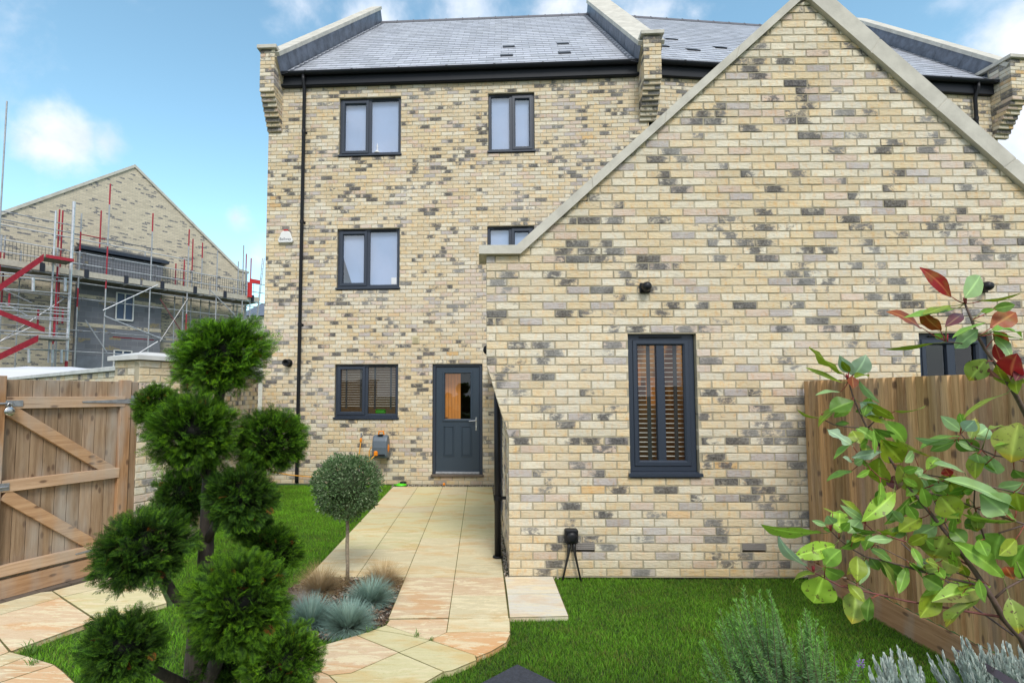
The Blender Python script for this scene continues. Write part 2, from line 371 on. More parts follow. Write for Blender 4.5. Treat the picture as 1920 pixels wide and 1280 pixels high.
    def build(s, name, mat, parent=None, smooth=False, col=False):
        me = bpy.data.meshes.new(name)
        v = s.v if s.T is None else [s.T(*p) for p in s.v]
        me.from_pydata([tuple(map(float, p)) for p in v], [], [f[::-1] for f in s.f] if s.flip else s.f)
        if col or mat in ('wood_board', 'wood_fence', 'wood_rail', 'brick', 'slate', 'steel', 'painted', 'twig', 'chips', 'sandstone', 'leaf', 'grass'):
            a = me.color_attributes.new('Col', 'FLOAT_COLOR', 'POINT')
            a.data.foreach_set('color', np.array([tuple(c)+(1,)*(4-len(c)) for c in s.c], np.float32).ravel())
        me.update()
        return link(name, me, mat, parent, smooth)
def npmesh(name, V, F, C, mat, parent=None, smooth=False):
    me = bpy.data.meshes.new(name); V = np.asarray(V, np.float32); F = np.asarray(F, np.int32); k = F.shape[1]
    me.vertices.add(len(V)); me.vertices.foreach_set('co', V.ravel())
    me.loops.add(F.size); me.loops.foreach_set('vertex_index', F.ravel())
    me.polygons.add(len(F)); me.polygons.foreach_set('loop_start', np.arange(0, F.size, k, dtype=np.int32)); me.polygons.foreach_set('loop_total', np.full(len(F), k, np.int32))
    if C is not None:
        C = np.asarray(C, np.float32)
        if C.shape[1] == 3: C = np.hstack([C, np.ones((len(C), 1), np.float32)])
        a = me.color_attributes.new('Col', 'FLOAT_COLOR', 'POINT'); a.data.foreach_set('color', C.ravel())
    me.update(calc_edges=True); me.validate()
    return link(name, me, mat, parent, smooth)
def stamp(TV, TF, TC, Rm, L, tint):
    # copies of a template (n verts) under K rotations*scale Rm and places L; tint (K,3) multiplies its colours
    K, n = len(L), len(TV)
    V = np.einsum('kij,nj->kni', Rm, TV)+L[:, None, :]
    F = TF[None]+(np.arange(K)*n)[:, None, None]
    C = TC[None]*tint[:, None, :]
    return V.reshape(-1, 3), F.reshape(-1, TF.shape[1]), C.reshape(-1, 3)
def rot_to(D, spin, scale):
    # matrices whose local +x goes to unit directions D, spun round it
    D = D/np.linalg.norm(D, axis=1, keepdims=True); up = np.tile([0., 0, 1.], (len(D), 1)); up[np.abs(D[:, 2]) > .95] = (1, 0, 0)
    Y = np.cross(up, D); Y /= np.linalg.norm(Y, axis=1, keepdims=True); Z = np.cross(D, Y)
    c, s = np.cos(spin)[:, None], np.sin(spin)[:, None]
    Y2 = Y*c+Z*s; Z2 = -Y*s+Z*c
    M = np.stack([D, Y2, Z2], axis=2)
    return M*np.asarray(scale).reshape(-1, 1, 1)
class Frame:
    # a wall plane: s along it, d out of it, z up
    def __init__(s, O, ang):
        s.O = np.array(O, float); s.t = np.array([math.cos(ang), -math.sin(ang), 0]); s.n = np.array([-math.sin(ang), -math.cos(ang), 0]); s.ang = ang
    def __call__(s, a, d, z): return s.O+a*s.t+d*s.n+np.array([0, 0, z])
    def hit(s, u, v, d=0): # picture point -> (s, z) on the plane d metres out
        P = on_plane(u, v, s.n, s.n@s.O+d); return (P-s.O)@s.t, P[2]
    def mb(s):
        m = MB(); m.T = lambda a, d, z: s(a, d, z); m.flip = True; return m

# ------------------------------------------------------------------ brickwork
def brick_col(warm=0.0):
    r = random.random(); j = random.uniform(.9, 1.08)
    if r < .50: c = (.68, .56, .365)     # buff
    elif r < .84: c = (.71, .645, .50)     # pale cream
    elif r < .93: c = (.62, .50, .40)     # pinkish
    elif r < .934+warm: c = (.66, .45, .22)    # orange
    else: c = (.47, .425, .40)             # mauve grey
    return tuple(x*j for x in c)
class Brick:
    # collects bricks and mortar of one wall in wall coordinates
    def __init__(s, fr): s.b = fr.mb(); s.m = fr.mb(); s.run = 0
    def one(s, a0, a1, z0, z1, b0=None, b1=None, d=0., depth=.1, alpha=None, col=None):
        # a0,a1 bottom ends; b0,b1 top ends
        b0 = a0 if b0 is None else b0; b1 = a1 if b1 is None else b1
        j = lambda m=.0018: random.uniform(-m, m)
        d += random.uniform(-.0025, .0025); a0 += random.uniform(0, .003); a1 -= random.uniform(0, .003)
        c = col or brick_col()
        al = alpha
        if al is None:
            s.run = s.run*.65+random.random()*.35
            al = random.choice((1.08, 1.0, .95, .85, .7)) if random.random() < .22+.6*max(0, s.run-.55) else (random.uniform(.25, .45) if random.random() < .2 else 0)
        h = .004
        if al > .5: W4 = random.choice(((1, .85, 1, .8), (.2, .9, 1, .6), (.6, 1, .85, .15), (.1, .8, .8, .1), (.95, .7, .3, 0), (0, .35, .8, 1)))
        else: W4 = [random.uniform(.3, 1) for _ in range(4)]
        back = [(a0, d-depth, z0), (a1, d-depth, z0), (b1, d-depth, z1), (b0, d-depth, z1)]
        mid = [(a0+j(), d-h, z0+j()), (a1+j(), d-h, z0+j()), (b1+j(), d-h, z1+j()), (b0+j(), d-h, z1+j())]
        T4 = (0, .33, .67, 1); fr = []
        for t_ in T4: fr.append((a0+h+(a1-a0-2*h)*t_, d+j(.001), z0+h+j()))
        for t_ in T4: fr.append((b0+h+(b1-b0-2*h)*t_, d+j(.001), z1-h+j()))
        # 0-3 back, 4-7 mid, 8-11 front bottom, 12-15 front top
        fs = [(8, 9, 13, 12), (9, 10, 14, 13), (10, 11, 15, 14), (4, 5, 11, 10, 9, 8), (5, 6, 15, 11), (6, 7, 12, 13, 14, 15), (7, 4, 8, 12)]
        for k in range(4): n = (k+1) % 4; fs.append((k, n, 4+n, 4+k))
        b_ = len(s.b.v); s.b.add(back+mid+fr, fs, c+(al,))
        for k in range(4):
            for o_ in (8, 12): s.b.c[b_+o_+k] = c+(al*W4[k],)
    def wall(s, z0, rows, L, Rr, holes=(), phase=0., d=0., depth=.1, odd0=0, top=None):
        # L, Rr: functions of z giving the ends; holes: rectangles (a0, a1, z0, z1)
        for r in range(rows):
            zb = z0+r*.075; zt = zb+.065; zm = zb+.0325
            lo0, hi0, lo1, hi1 = L(zb), Rr(zb), L(zt), Rr(zt)
            off = phase+(.1125 if (r+odd0) % 2 else 0)
            cuts = sorted((h[0], h[1]) for h in holes if h[2] < zm < h[3])
            segs = []; cur = min(lo0, lo1); end = max(hi0, hi1)
            for a, b in cuts:
                if a > cur: segs.append((cur, a))
                cur = max(cur, b)
            if cur < end: segs.append((cur, end))
            for a, b in segs:
                # mortar
                l0, r0, l1, r1 = max(a, L(zb-.01)), min(b, Rr(zb-.01)), max(a, L(zb+.065)), min(b, Rr(zb+.065))
                if r0-l0 > .01 and r1-l1 > .005:
                    s.m.prism([(l0, d-.0055, zb-.01), (r0, d-.0055, zb-.01), (r1, d-.0055, zb+.065), (l1, d-.0055, zb+.065)], (0, -(depth-.012), 0))
                k = math.floor((a-off)/.225)
                x = off+k*.225
                while x < b:
                    p, q = max(x, a), min(x+.215, b)
                    c0, c1 = max(p, lo0), min(q, hi0); e0, e1 = max(p, lo1), min(q, hi1)
                    if c1-c0 > .02 or e1-e0 > .02:
                        if c1-c0 < .004: m = (e0+e1)/2; c0, c1 = (e0, e0+.004) if x < (lo0+hi0)/2 else (e1-.004, e1)
                        if e1-e0 < .004: e0, e1 = (c1-.004, c1) if x < (lo0+hi0)/2 else (c0, c0+.004)
                        s.one(c0, c1, zb, zt, e0, e1, d, depth)
                    x += .225
    def stack(s, a0, a1, d0, d1, z0, rows, corb=0, corbrows=0, headers=True):
        # a projecting brick pier d0..d1 growing by corb per course over corbrows courses
        for r in range(rows):
            zb = z0+r*.075; dd = d0+(corb*(r+1) if r < corbrows else corb*corbrows); dd = dd if corbrows else d1
            s.m.box(a0+.006, a1-.006, -.02, dd-.006, zb-.01, zb+.066)
            cuts = [a0, a0+.1025, a1] if r % 2 else [a0, a0+.215, a1]
            if a1-a0 < .25: cuts = [a0, a1]
            for i in range(len(cuts)-1):
                p, q = cuts[i]+(.005 if i else 0), cuts[i+1]-(.005 if i < len(cuts)-2 else 0)
                if q-p < .03: continue
                c = brick_col(.03)+((random.choice((.9, .8, 0, 0, 0, 0, .45))),)
                s.b.box(p, q, max(.002, dd-.215 if i in (0, len(cuts)-2) else dd-.1), dd+random.uniform(-.001, .002), zb, zb+.065, c, ch=.0035)
            y = dd-.225
            while y > .02:
                for (p, q) in ((a0, a0+.1), (a1-.1, a1)):
                    c = brick_col(.03)+((random.choice((.9, 0, 0, 0, 0, .45))),)
                    s.b.box(p, q, max(.002, y-.215), y, zb, zb+.065, c, ch=.003)
                y -= .225
    def build(s, parent, name='wall'):
        w = s.m.build(name, 'mortar', parent); b = s.b.build('brickwork', 'brick', w); return w

# ------------------------------------------------------------------ windows and doors
def ring(m, a0, a1, z0, z1, w, d0, d1, slope=.014, cb=None):
    # a mitred frame: outer rectangle, profile width w, from depth d0 (back) to d1 (front), inner edge sloping
    O = [(a0, z0), (a1, z0), (a1, z1), (a0, z1)]; I = [(a0+w, z0+w), (a1-w, z0+w), (a1-w, z1-w), (a0+w, z1-w)]
    J = [(a0+w-slope, z0+w-slope), (a1-w+slope, z0+w-slope), (a1-w+slope, z1-w+slope), (a0+w-slope, z1-w+slope)]
    K = [(a0+.004, z0+.004), (a1-.004, z0+.004), (a1-.004, z1-.004), (a0+.004, z1-.004)]
    vs = [(x, d0, z) for x, z in O]+[(x, d1-.004, z) for x, z in O]+[(x, d1, z) for x, z in K]+[(x, d1, z) for x, z in J]+[(x, d1-.016, z) for x, z in I]+[(x, d0, z) for x, z in I]
    fs = []
    for L in range(5):
        for k in range(4):
            n = (k+1) % 4; fs.append((L*4+k, L*4+n, (L+1)*4+n, (L+1)*4+k))
    for k in range(4): fs.append((20+k, 20+(k+1) % 4, (k+1) % 4, k))
    m.add(vs, [f[::-1] for f in fs])
def quad(m, a0, a1, z0, z1, d): m.add([(a0, d, z0), (a1, d, z0), (a1, d, z1), (a0, d, z1)], [(3, 2, 1, 0)])
def window(fr, house, a0, a1, z0, z1, kind, label, inside, vents=1):
    rec = -.055; sillz = z0+.045
    m = fr.mb(); P = .072 if kind == 'pair' else .058
    ring(m, a0+.004, a1-.004, sillz, z1-.006, P, rec-.07, rec)
    W = a1-a0
    if kind == 'L': split = a0+W*.485
    elif kind == 'R': split = a0+W*.50
    else: split = (a0+a1)/2
    mw = .036
    if kind == 'pair':
        mw = .038
    m.box(split-mw, split+mw, rec-.065, rec-.006, sillz+P-.01, z1-.006-P+.01, ch=.004)
    w = m.build('window', 'frame', house); tag(w, label)
    # casement
    zs, zt = sillz+P, z1-.006-P; gl = []
    lp = (a0+.004+P, split-mw); rp = (split+mw, a1-.004-P)
    c = fr.mb()
    if kind == 'L': ring(c, lp[0]-.022, lp[1]+.018, zs-.022, zt+.014, .062, rec-.02, rec+.014); gl = [(lp[0]+.038, lp[1]-.042, zs+.038, zt-.046), (rp[0], rp[1], zs, zt)]
    elif kind == 'R': ring(c, rp[0]-.018, rp[1]+.022, zs-.022, zt+.014, .062, rec-.02, rec+.014); gl = [(lp[0], lp[1], zs, zt), (rp[0]+.042, rp[1]-.038, zs+.038, zt-.046)]
    else: ring(c, lp[0]-.02, rp[1]+.02, zs-.02, zt+.012, .05, rec-.02, rec+.01); gl = [(lp[0]+.028, lp[1], zs+.028, zt-.036), (rp[0], rp[1]-.028, zs+.028, zt-.036)]
    c.build('casement', 'frame', w)
    g = fr.mb()
    for q in gl: quad(g, q[0]-.012, q[1]+.012, q[2]-.012, q[3]+.012, rec-.03)
    g.build('glass', 'glass_bright' if inside == 'blindpale' else 'glass', w)
    b = fr.mb()   # glazing beads round every pane
    for q in gl: ring(b, q[0]-.014, q[1]+.014, q[2]-.014, q[3]+.014, .016, rec-.034, rec-.016, .004)
    b.build('bead', 'frame', w)
    s = fr.mb(); s.add([(a0-.02, -.06, sillz), (a1+.02, -.06, sillz), (a1+.02, .03, sillz-.012), (a0-.02, .03, sillz-.012), (a0-.02, -.06, z0), (a1+.02, -.06, z0), (a1+.02, .03, z0+.006), (a0-.02, .03, z0+.006)],
          [(0, 1, 2, 3), (7, 6, 5, 4), (3, 2, 6, 7), (0, 3, 7, 4), (1, 5, 6, 2), (0, 4, 5, 1)][::1])
    s.build('sill', 'frame', w)
    v = fr.mb()
    for k in range(vents):
        c0 = (lp[0], lp[1]) if k == 0 else (rp[0], rp[1])
        if vents == 1: c0 = (a0+.1, a1-.1)
        v.box(c0[0]+.02, c0[1]-.02, rec, rec+.018, z1-.045, z1-.03, ch=.003)
    v.build('trickle_vent', 'black_plastic', w)
    # the room behind
    r = fr.mb(); D = -.9 if inside != 'blindpale' else -.5
    for f in ([(a0, z0), (a1, z0), (a1, z1), (a0, z1)],): r.add([(x, -.11, z) for x, z in f]+[(x, D, z) for x, z in f], [(4, 5, 6, 7), (0, 1, 5, 4), (1, 2, 6, 5), (2, 3, 7, 6), (3, 0, 4, 7)])
    r.build('room', {'lit': 'lit_room', 'dim': 'lit_dim', 'blindpale': 'room_grey', 'dark': 'interior_dark'}[inside], w)
    return w, gl, rec
def blind(fr, w, q, rec, step=.047, tapes=(), end=None):
    a0, a1, z0, z1 = q; m = fr.mb(); z = z1-.03
    lo = z0 if end is None else end
    while z > lo+.01:
        m.add([(a0-.02, rec-.075, z-.002), (a1+.02, rec-.075, z-.002), (a1+.02, rec-.125, z-.001), (a0-.02, rec-.125, z-.001),
               (a0-.02, rec-.075, z-.006), (a1+.02, rec-.075, z-.006), (a1+.02, rec-.125, z-.005), (a0-.02, rec-.125, z-.005)], [(0, 1, 2, 3), (7, 6, 5, 4), (4, 5, 1, 0), (1, 5, 6, 2), (2, 6, 7, 3), (3, 7, 4, 0)])
        z -= step
    o = m.build('blind', 'slat', w)
    t = fr.mb()
    for a in tapes: t.box(a-.018, a+.018, rec-.07, rec-.072, z0 if end is None else end-.02, z1+.01)
    if tapes: t.build('blind_tape', 'tape', o)
    return o

# ------------------------------------------------------------------ house one
FM = Frame((0, 5.01, 0), .0429)
FE = Frame((0, 0, 0), 0.0)
F2 = Frame((2.95, 4.884, 0), -.1095)
house = thing('brick_house', 'three storey buff brick house with grey slate roof and a dark glazed back door', 'house', tuple(FM(-.8, 0, 0)))
WN = [(-3.03, -1.81, 6.3, 7.5, 'L', 'top left window with a small white ornament behind the glass', 'blindpale', 2),
      (-.105, .785, 6.3, 7.5, 'R', 'narrow top right window', 'blindpale', 1),
      (-3.035, -1.815, 3.675, 4.875, 'L', 'middle window with a white sheet of paper on its right pane', 'blindpale', 2),
      (-.13, .76, 3.675, 4.875, 'R', 'middle right window half hidden by the gable coping', 'blindpale', 1),
      (-3.04, -1.825, 1.2, 2.25, 'L', 'ground floor window with slatted blinds', 'dim', 2)]
DOOR = (-1.172, -.228, .15, 2.25)
bw = Brick(FM)
bw.wall(0, 104, lambda z: -4.45, lambda z: 2.95, [w[:4] for w in WN]+[DOOR], phase=-.0)
# kneelers at both ends of the eaves
KN = [(-4.46, -4.18), (2.77, 3.09)]
for a0, a1 in KN:
    bw.stack(a0, a1, 0.0, .42, 6.84, 19, corb=.046, corbrows=9)
wall = bw.build(house)
for a in WN:
    w, gl, rec = window(FM, house, *a[:4], a[4], a[5], a[6], a[7])
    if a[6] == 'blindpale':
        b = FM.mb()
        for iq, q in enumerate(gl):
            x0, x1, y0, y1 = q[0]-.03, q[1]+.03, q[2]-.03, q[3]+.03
            if a is WN[2] and iq == 0: b.add([(x0+.20, rec-.08, y0), (x1, rec-.08, y0), (x1, rec-.08, y1), (x0, rec-.08, y1), (x0, rec-.08, y0+.60)], [(4, 3, 2, 1, 0)])  # corner cut off so the dark gap mimics a roof's reflection
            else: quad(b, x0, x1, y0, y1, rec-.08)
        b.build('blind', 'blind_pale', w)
    elif a[4] == 'L':
        blind(FM, w, gl[0], rec, .047, (gl[0][0]+.09, gl[0][1]-.04), gl[0][2]+.08); blind(FM, w, gl[1], rec, .047, (gl[1][0]+.12, gl[1][1]-.1), gl[1][2]+.1)
    if a is WN[0]:
        m = FM.mb(); m.lathe((-2.3, rec-.07, 6.41), (0, 0, 1), [(.07, 0), (.06, .02), (.02, .05), (.012, .1), (.018, .14), (.004, .2)], 12); m.build('ornament', 'white_plastic', w, True)
    if a is WN[2]:
        m = FM.mb(); m.box(-1.99, -1.89, rec-.034, rec-.036, 3.79, 3.92); m.build('paper', 'white_plastic', w)
    if a is WN[4]:
        m = FM.mb(); m.box(-2.32, -2.12, rec-.2, rec-.3, 1.3, 1.38, ch=.02); m.build('green_box', 'green_plastic', w)
# back door
a0, a1, z0, z1 = DOOR
m = FM.mb(); ring(m, a0+.003, a1-.003, z0, z1-.004, .062, -.12, -.045)
df = m.build('door_frame', 'frame', house)
m = FM.mb(); dl, dr, db, dt = a0+.066, a1-.066, z0+.068, z1-.068
glz = (dl+.155, dr-.155, db+.98, dt-.115); pn = [(dl+.14, dl+.34, db+.29, db+.86), (dr-.34, dr-.14, db+.29, db+.86)]
# the leaf is made of stiles and rails so that the panes are real openings
for x0, x1, y0, y1 in ((dl, glz[0], db, dt), (glz[1], dr, db, dt), (glz[0], glz[1], glz[3], dt), (glz[0], glz[1], db, glz[2])): m.box(x0, x1, -.115, -.07, y0, y1)
door = m.build('door', 'door_paint', df); tag(door, 'dark blue grey door with an upper glass pane and two moulded lower panels')
m = FM.mb(); ring(m, glz[0]-.035, glz[1]+.035, glz[2]-.035, glz[3]+.035, .045, -.11, -.052, .02)
for q in pn:
    ring(m, *q, .022, -.075, -.058, .008); m.box(q[0]+.03, q[1]-.03, -.07, -.062, q[2]+.03, q[3]-.03, ch=.004)
m.build('moulding', 'door_paint', door)
m = FM.mb(); quad(m, glz[0]-.01, glz[1]+.01, glz[2]-.01, glz[3]+.01, -.09); m.build('glass', 'glass', door)
m = FM.mb(); hz = db+.96
m.box(dr-.075, dr-.04, -.07, -.06, hz-.19, hz+.06, ch=.004); m.tube([(dr-.057, -.06, hz), (dr-.057, -.015, hz), (dr-.07, -.012, hz), (dr-.19, -.012, hz-.008)], [.009, .009, .0095, .008], 10)
m.lathe((dr-.057, -.062, hz-.12), (0, 1, 0), [(.012, 0), (.012, .012), (.005, .014)], 12); m.build('handle', 'chrome', door)
m = FM.mb(); m.box(dl-.005, dr+.005, -.1, -.02, z0+.035, z0+.068, ch=.006); m.box(dl-.005, dr+.005, -.1, -.035, z0+.066, z0+.078, ch=.003); m.build('threshold', 'galv', df)
m = FM.mb(); m.box(a0-.02, a1+.02, -.1, .045, z0-.005, z0+.034, ch=.006); m.build('door_sill', 'edging', df)
# inside the door: an oak door and the dark hall
m = FM.mb(); m.add([(a0, -.13, 0.2), (a1, -.13, .2), (a1, -.13, z1), (a0, -.13, z1), (a0, -1.5, .2), (a1, -1.5, .2), (a1, -1.5, z1), (a0, -1.5, z1)], [(4, 5, 6, 7), (0, 1, 5, 4), (1, 2, 6, 5), (2, 3, 7, 6), (3, 0, 4, 7)]); m.build('hall', 'interior_dark', df)
m = FM.mb(); m.box(a0+.02, (a0+a1)/2+.03, -.35, -.39, .2, z1-.02); hd = m.build('inner_door', 'oak', df)
m = FM.mb()
for k in range(7): m.box(a0+.09+k*.06, a0+.093+k*.06, -.345, -.349, .3, z1-.1)
m.tube([(a0+.26, -.33, 1.22), (a0+.17, -.33, 1.22)], .008, 8); m.build('inner_handle', 'black_plastic', hd)
# fascia, gutter, downpipe
m = FM.mb(); m.box(-4.18, 2.77, .002, .085, 7.715, 7.93, ch=.004); m.box(-4.18, 2.77, .002, .1, 7.73, 7.745); m.build('fascia', 'fascia', house)
def gutter(fr, parent, a0, a1, z, d0=.085, r=.062):
    m = fr.mb(); prof = []
    for k in range(9): w = math.pi*k/8; prof.append((d0+r-r*math.cos(w), z-r*math.sin(w)*.95))
    inner = [(d0+r-(r-.004)*math.cos(math.pi*k/8), z-(r-.004)*math.sin(math.pi*k/8)*.95) for k in range(8, -1, -1)]
    P = prof+inner; n = len(P)
    m.add([(a, d, zz) for a in (a0, a1) for d, zz in P], [(i, (i+1) % n, n+(i+1) % n, n+i) for i in range(n)])
    m.prism([(a0, d, zz) for d, zz in prof], (.004, 0, 0)); m.prism([(a1, d, zz) for d, zz in prof], (.004, 0, 0))
    g = m.build('gutter', 'fascia', parent)
    b = fr.mb(); x = a0+.5
    while x < a1:
        b.add([(x+e, d0+r-(r+.005)*math.cos(math.pi*k/8), z-(r+.005)*math.sin(math.pi*k/8)*.95+(.004 if k in (0, 8) else 0)) for e in (-.02, .02) for k in range(9)], [(k, k+1, 10+k, 9+k) for k in range(8)]); x += .92
        b.build('gutter_bracket', 'black_plastic', g); b = fr.mb()
    return g
gutter(FM, house, -4.16, 2.76, 7.955)
def downpipe(fr, parent, a, ztop, zbot, d=.07, gd=.147, r=.034, clips=(1, 3, 5, 6.8), shoe=True):
    m = fr.mb(); pts = [(a, gd, ztop), (a, gd, ztop-.09), (a, d, ztop-.26), (a, d, zbot+.1), (a, d, zbot)] if gd != d else [(a, d, ztop), (a, d, zbot)]
    m.tube(pts, r, 14); p = m.build('downpipe', 'black_plastic', parent, True)
    c = fr.mb()
    for z in clips:
        c = fr.mb(); c.lathe((a, d, z-.03), (0, 0, 1), [(r+.006, 0), (r+.006, .06)], 14); c.box(a-.02, a+.02, .0, d-r+.004, z-.02, z+.02); c.box(a-.05, a+.05, .0, .012, z-.02, z+.02)
        c.build('pipe_clip', 'black_plastic', p)
downpipe(FM, house, -3.715, 7.9, .02)
# slate roof with parapets
def slate_roof(fr, parent, L, Rr, rise=3.93, run=4.12, d0=.13, z0=7.965, holes=()):
    p = math.atan2(rise, run); S = math.hypot(rise, run); g = .212; m = fr.mb(); row = 0; t = 0
    cp, sp = math.cos(p), math.sin(p)
    def Q(a, t, h): return (a, d0-t*cp+h*sp, z0+t*sp+h*cp)
    while t < S-.02:
        t1 = min(t+g+.03, S); off = (.15 if row % 2 else 0); a = math.floor((L(t)-off)/.3)*.3+off
        while a < Rr(t):
            p0, p1 = max(a+.003, L(t)), min(a+.297, Rr(t))
            if p1-p0 > .03:
                v = random.uniform(.85, 1.12); b = random.uniform(-.006, .006); lift = random.uniform(0, .0015)
                c = (.50*v+b, .52*v+b, .575*v, 1)
                lo, hi = t+random.uniform(-.002, .002), t1
                q0, q1 = max(p0, L(hi)) if p0 <= L(t)+1e-6 else p0, min(p1, Rr(hi)) if p1 >= Rr(t)-1e-6 else p1
                m.add([Q(p0, lo, .016+lift), Q(p1, lo, .016+lift), Q(q1, hi, .004), Q(q0, hi, .004), Q(p0, lo, .0045), Q(p1, lo, .0045)], [(3, 2, 1, 0), (0, 1, 5, 4)], c)
            a += .3
        t += g; row += 1
    base = fr.mb(); base.add([Q(L(0), 0, 0), Q(Rr(0), 0, 0), Q(Rr(S), S, 0), Q(L(S), S, 0), (Rr(S), d0-S*cp-4, z0+S*sp-4), (L(S), d0-S*cp-4, z0+S*sp-4)], [(0, 3, 2, 1), (3, 5, 4, 2)])
    b = base.build('roof', 'ridge', parent); m.build('slates', 'slate', b)
    r = fr.mb(); a = L(S)
    while a < Rr(S)-.1:
        e = min(a+.445, Rr(S)); q = [Q(a, S-.1, .02), Q(a, S, .035), Q(a, S, .06)]
        z = z0+S*sp; dd = d0-S*cp
        r.prism([(a+.004, dd+.11, z-.075), (a+.004, dd+.015, z+.045), (a+.004, dd-.015, z+.045), (a+.004, dd-.11, z-.075)], (e-a-.008, 0, 0))
        r.prism([(e-.012, dd+.12, z-.08), (e-.012, dd+.02, z+.055), (e-.012, dd-.02, z+.055), (e-.012, dd-.12, z-.08)], (.03, 0, 0))
        a += .45
    r.build('ridge_tiles', 'ridge', b)
    return b, Q, S
SL = math.hypot(3.93, 4.12)
L1 = lambda t: -4.10+(t/SL)*.94
R1 = lambda t: 2.70-(t/SL)*.24
roof, Q1, S1 = slate_roof(FM, house, L1, R1)
def QM(a, d, dz): return None
for (s_, d_) in ((.312, -1.045), (.261, -.405), (1.4845, -1.139), (1.433, -.447)):
    t = (.13-d_)/math.cos(math.atan2(3.93, 4.12)); m = FM.mb()
    m.add([Q1(s_-.12, t-.02, .03), Q1(s_+.12, t-.02, .03), Q1(s_+.13, t+.2, .014), Q1(s_-.13, t+.2, .014), Q1(s_-.13, t-.02, .008), Q1(s_+.13, t-.02, .008)], [(3, 2, 1, 0), (0, 1, 5, 4), (0, 4, 3), (1, 2, 5)])
    m.build('roof_vent', 'black_plastic', roof)
def parapet(fr, parent, inner, outer, Q, S, h=.27, side=1):
    # sloping party wall: inner/outer are functions of t; side=+1 when the slates lie on the + side of it
    m = fr.mb(); N = 14; ts = [-.1+(S+.22)*k/N for k in range(N+1)]
    for k in range(N):  # lead flashing panels on the inner face with stepped laps
        t0, t1 = ts[k], ts[k+1]+.02; o = .004*(k % 2)
        a, b = inner(t0)+side*(.006+o), inner(t1)+side*(.006+o)
        m.add([Q(a, t0, .0), Q(b, t1, .0), Q(b, t1, h), Q(a, t0, h), Q(a+side*.14, t0, .02), Q(b+side*.14, t1, .02)], [(0, 1, 2, 3), (0, 4, 5, 1)])
    m.build('lead_flashing', 'lead', parent)
    m = fr.mb(); m.add([Q(inner(-.1), -.1, -.3), Q(outer(-.1), -.1, -.3), Q(outer(-.1), -.1, h), Q(inner(-.1), -.1, h), Q(inner(S+.12), S+.12, -.3), Q(outer(S+.12), S+.12, -.3), Q(outer(S+.12), S+.12, h), Q(inner(S+.12), S+.12, h)],
        [(0, 1, 2, 3), (4, 7, 6, 5), (0, 3, 7, 4), (1, 5, 6, 2), (3, 2, 6, 7)]); m.build('party_wall', 'mortar', parent)
    m = fr.mb(); n = 6
    for k in range(n):
        t0 = -.05+(S+.2)*k/n; t1 = -.05+(S+.2)*(k+1)/n-.008
        e = .045*side
        P = [(inner(t0)+e, t0), (outer(t0)-e, t0), (outer(t1)-e, t1), (inner(t1)+e, t1)]
        m.add([Q(a, t, h+.002) for a, t in P]+[Q(a, t, h+.075) for a, t in P], [(0, 1, 2, 3), (7, 6, 5, 4)]+[(i, (i+4), (i+1) % 4+4, (i+1) % 4) for i in range(4)])
    return m.build('coping', 'coping', parent)
parapet(FM, house, lambda t: -4.13+(t/SL)*.94, lambda t: -4.33+(t/SL)*.94, Q1, S1, side=1, h=.30)
parapet(FM, house, lambda t: 2.73-(t/SL)*.24, lambda t: 3.12-(t/SL)*.14, Q1, S1, side=-1, h=.26)
for a0, a1 in KN:
    m = FM.mb(); m.box(a0-.05, a1+.05, -.25, .47, 8.262, 8.335, ch=.006); m.build('kneeler_coping', 'coping', house)
# air vents set in the wall
m = FM.mb(); m.box(-1.56, -1.42, 0, .018, 2.63, 2.77, ch=.004)
v = m.build('extractor_vent', 'vent_plastic', house)
m = FM.mb()
for k in range(5): m.box(-1.535, -1.445, .018, .026, 2.652+k*.02, 2.66+k*.02)
m.build('louvre', 'vent_plastic', v)
m = FM.mb(); m.lathe((-3.94, 0, 2.27), (0, 1, 0), [(.075, 0), (.075, .03), (.05, .035), (.05, .13), (.068, .135), (.068, .16), (.045, .16), (.04, .1)], 24); m.build('flue', 'black_plastic', house, True)
# rest of the body, so the house is solid
m = FM.mb(); m.add([(-4.45, -.1, 0), (-2.9, -8, 0), (-2.9, -8, 8), (-4.45, -.1, 8), (2.95, -.1, 0), (2.3, -8, 0), (2.3, -8, 8), (2.95, -.1, 8)], [(0, 1, 2, 3), (1, 5, 6, 2), (5, 4, 7, 6)]); m.build('side_wall', 'far_brick', house)

# ------------------------------------------------------------------ neighbouring house
h2 = thing('brick_house', 'neighbouring terraced brick house whose slate roof shows behind the gable', 'house', tuple(F2(3.6, 0, 0)))
E2 = 7.27
bw = Brick(F2)
bw.wall(.0+.075*74, 30, lambda z: .10, lambda z: E2+.1, [])
bw.stack(E2-.02, E2+.30, 0, .42, 6.84, 19, corb=.046, corbrows=9)
bw.build(h2)
m = F2.mb(); m.box(.1, E2+.1, -.1, -.02, 0, 5.54); m.box(.1, E2+.1, -8, -7.9, 0, 8); m.box(E2, E2+.1, -8, -.1, 0, 8); m.build('lower_wall', 'far_brick', h2)
m = F2.mb(); m.box(.14, E2, .002, .085, 7.715, 7.93, ch=.004); m.build('fascia', 'fascia', h2)
gutter(F2, h2, .15, E2-.02, 7.955)
downpipe(F2, h2, 6.83, 7.9, .02, clips=(6.0, 7.2))
L2 = lambda t: .16+(t/SL)*.12
R2 = lambda t: E2-.03-(t/SL)*.02
roof2, Q2, _ = slate_roof(F2, h2, lambda t: .2+(t/SL)*.35, lambda t: E2-.02-(t/SL)*(-.45))
parapet(F2, h2, lambda t: E2+.0+(t/SL)*.45, lambda t: E2+.33+(t/SL)*.5, Q2, SL, side=-1)
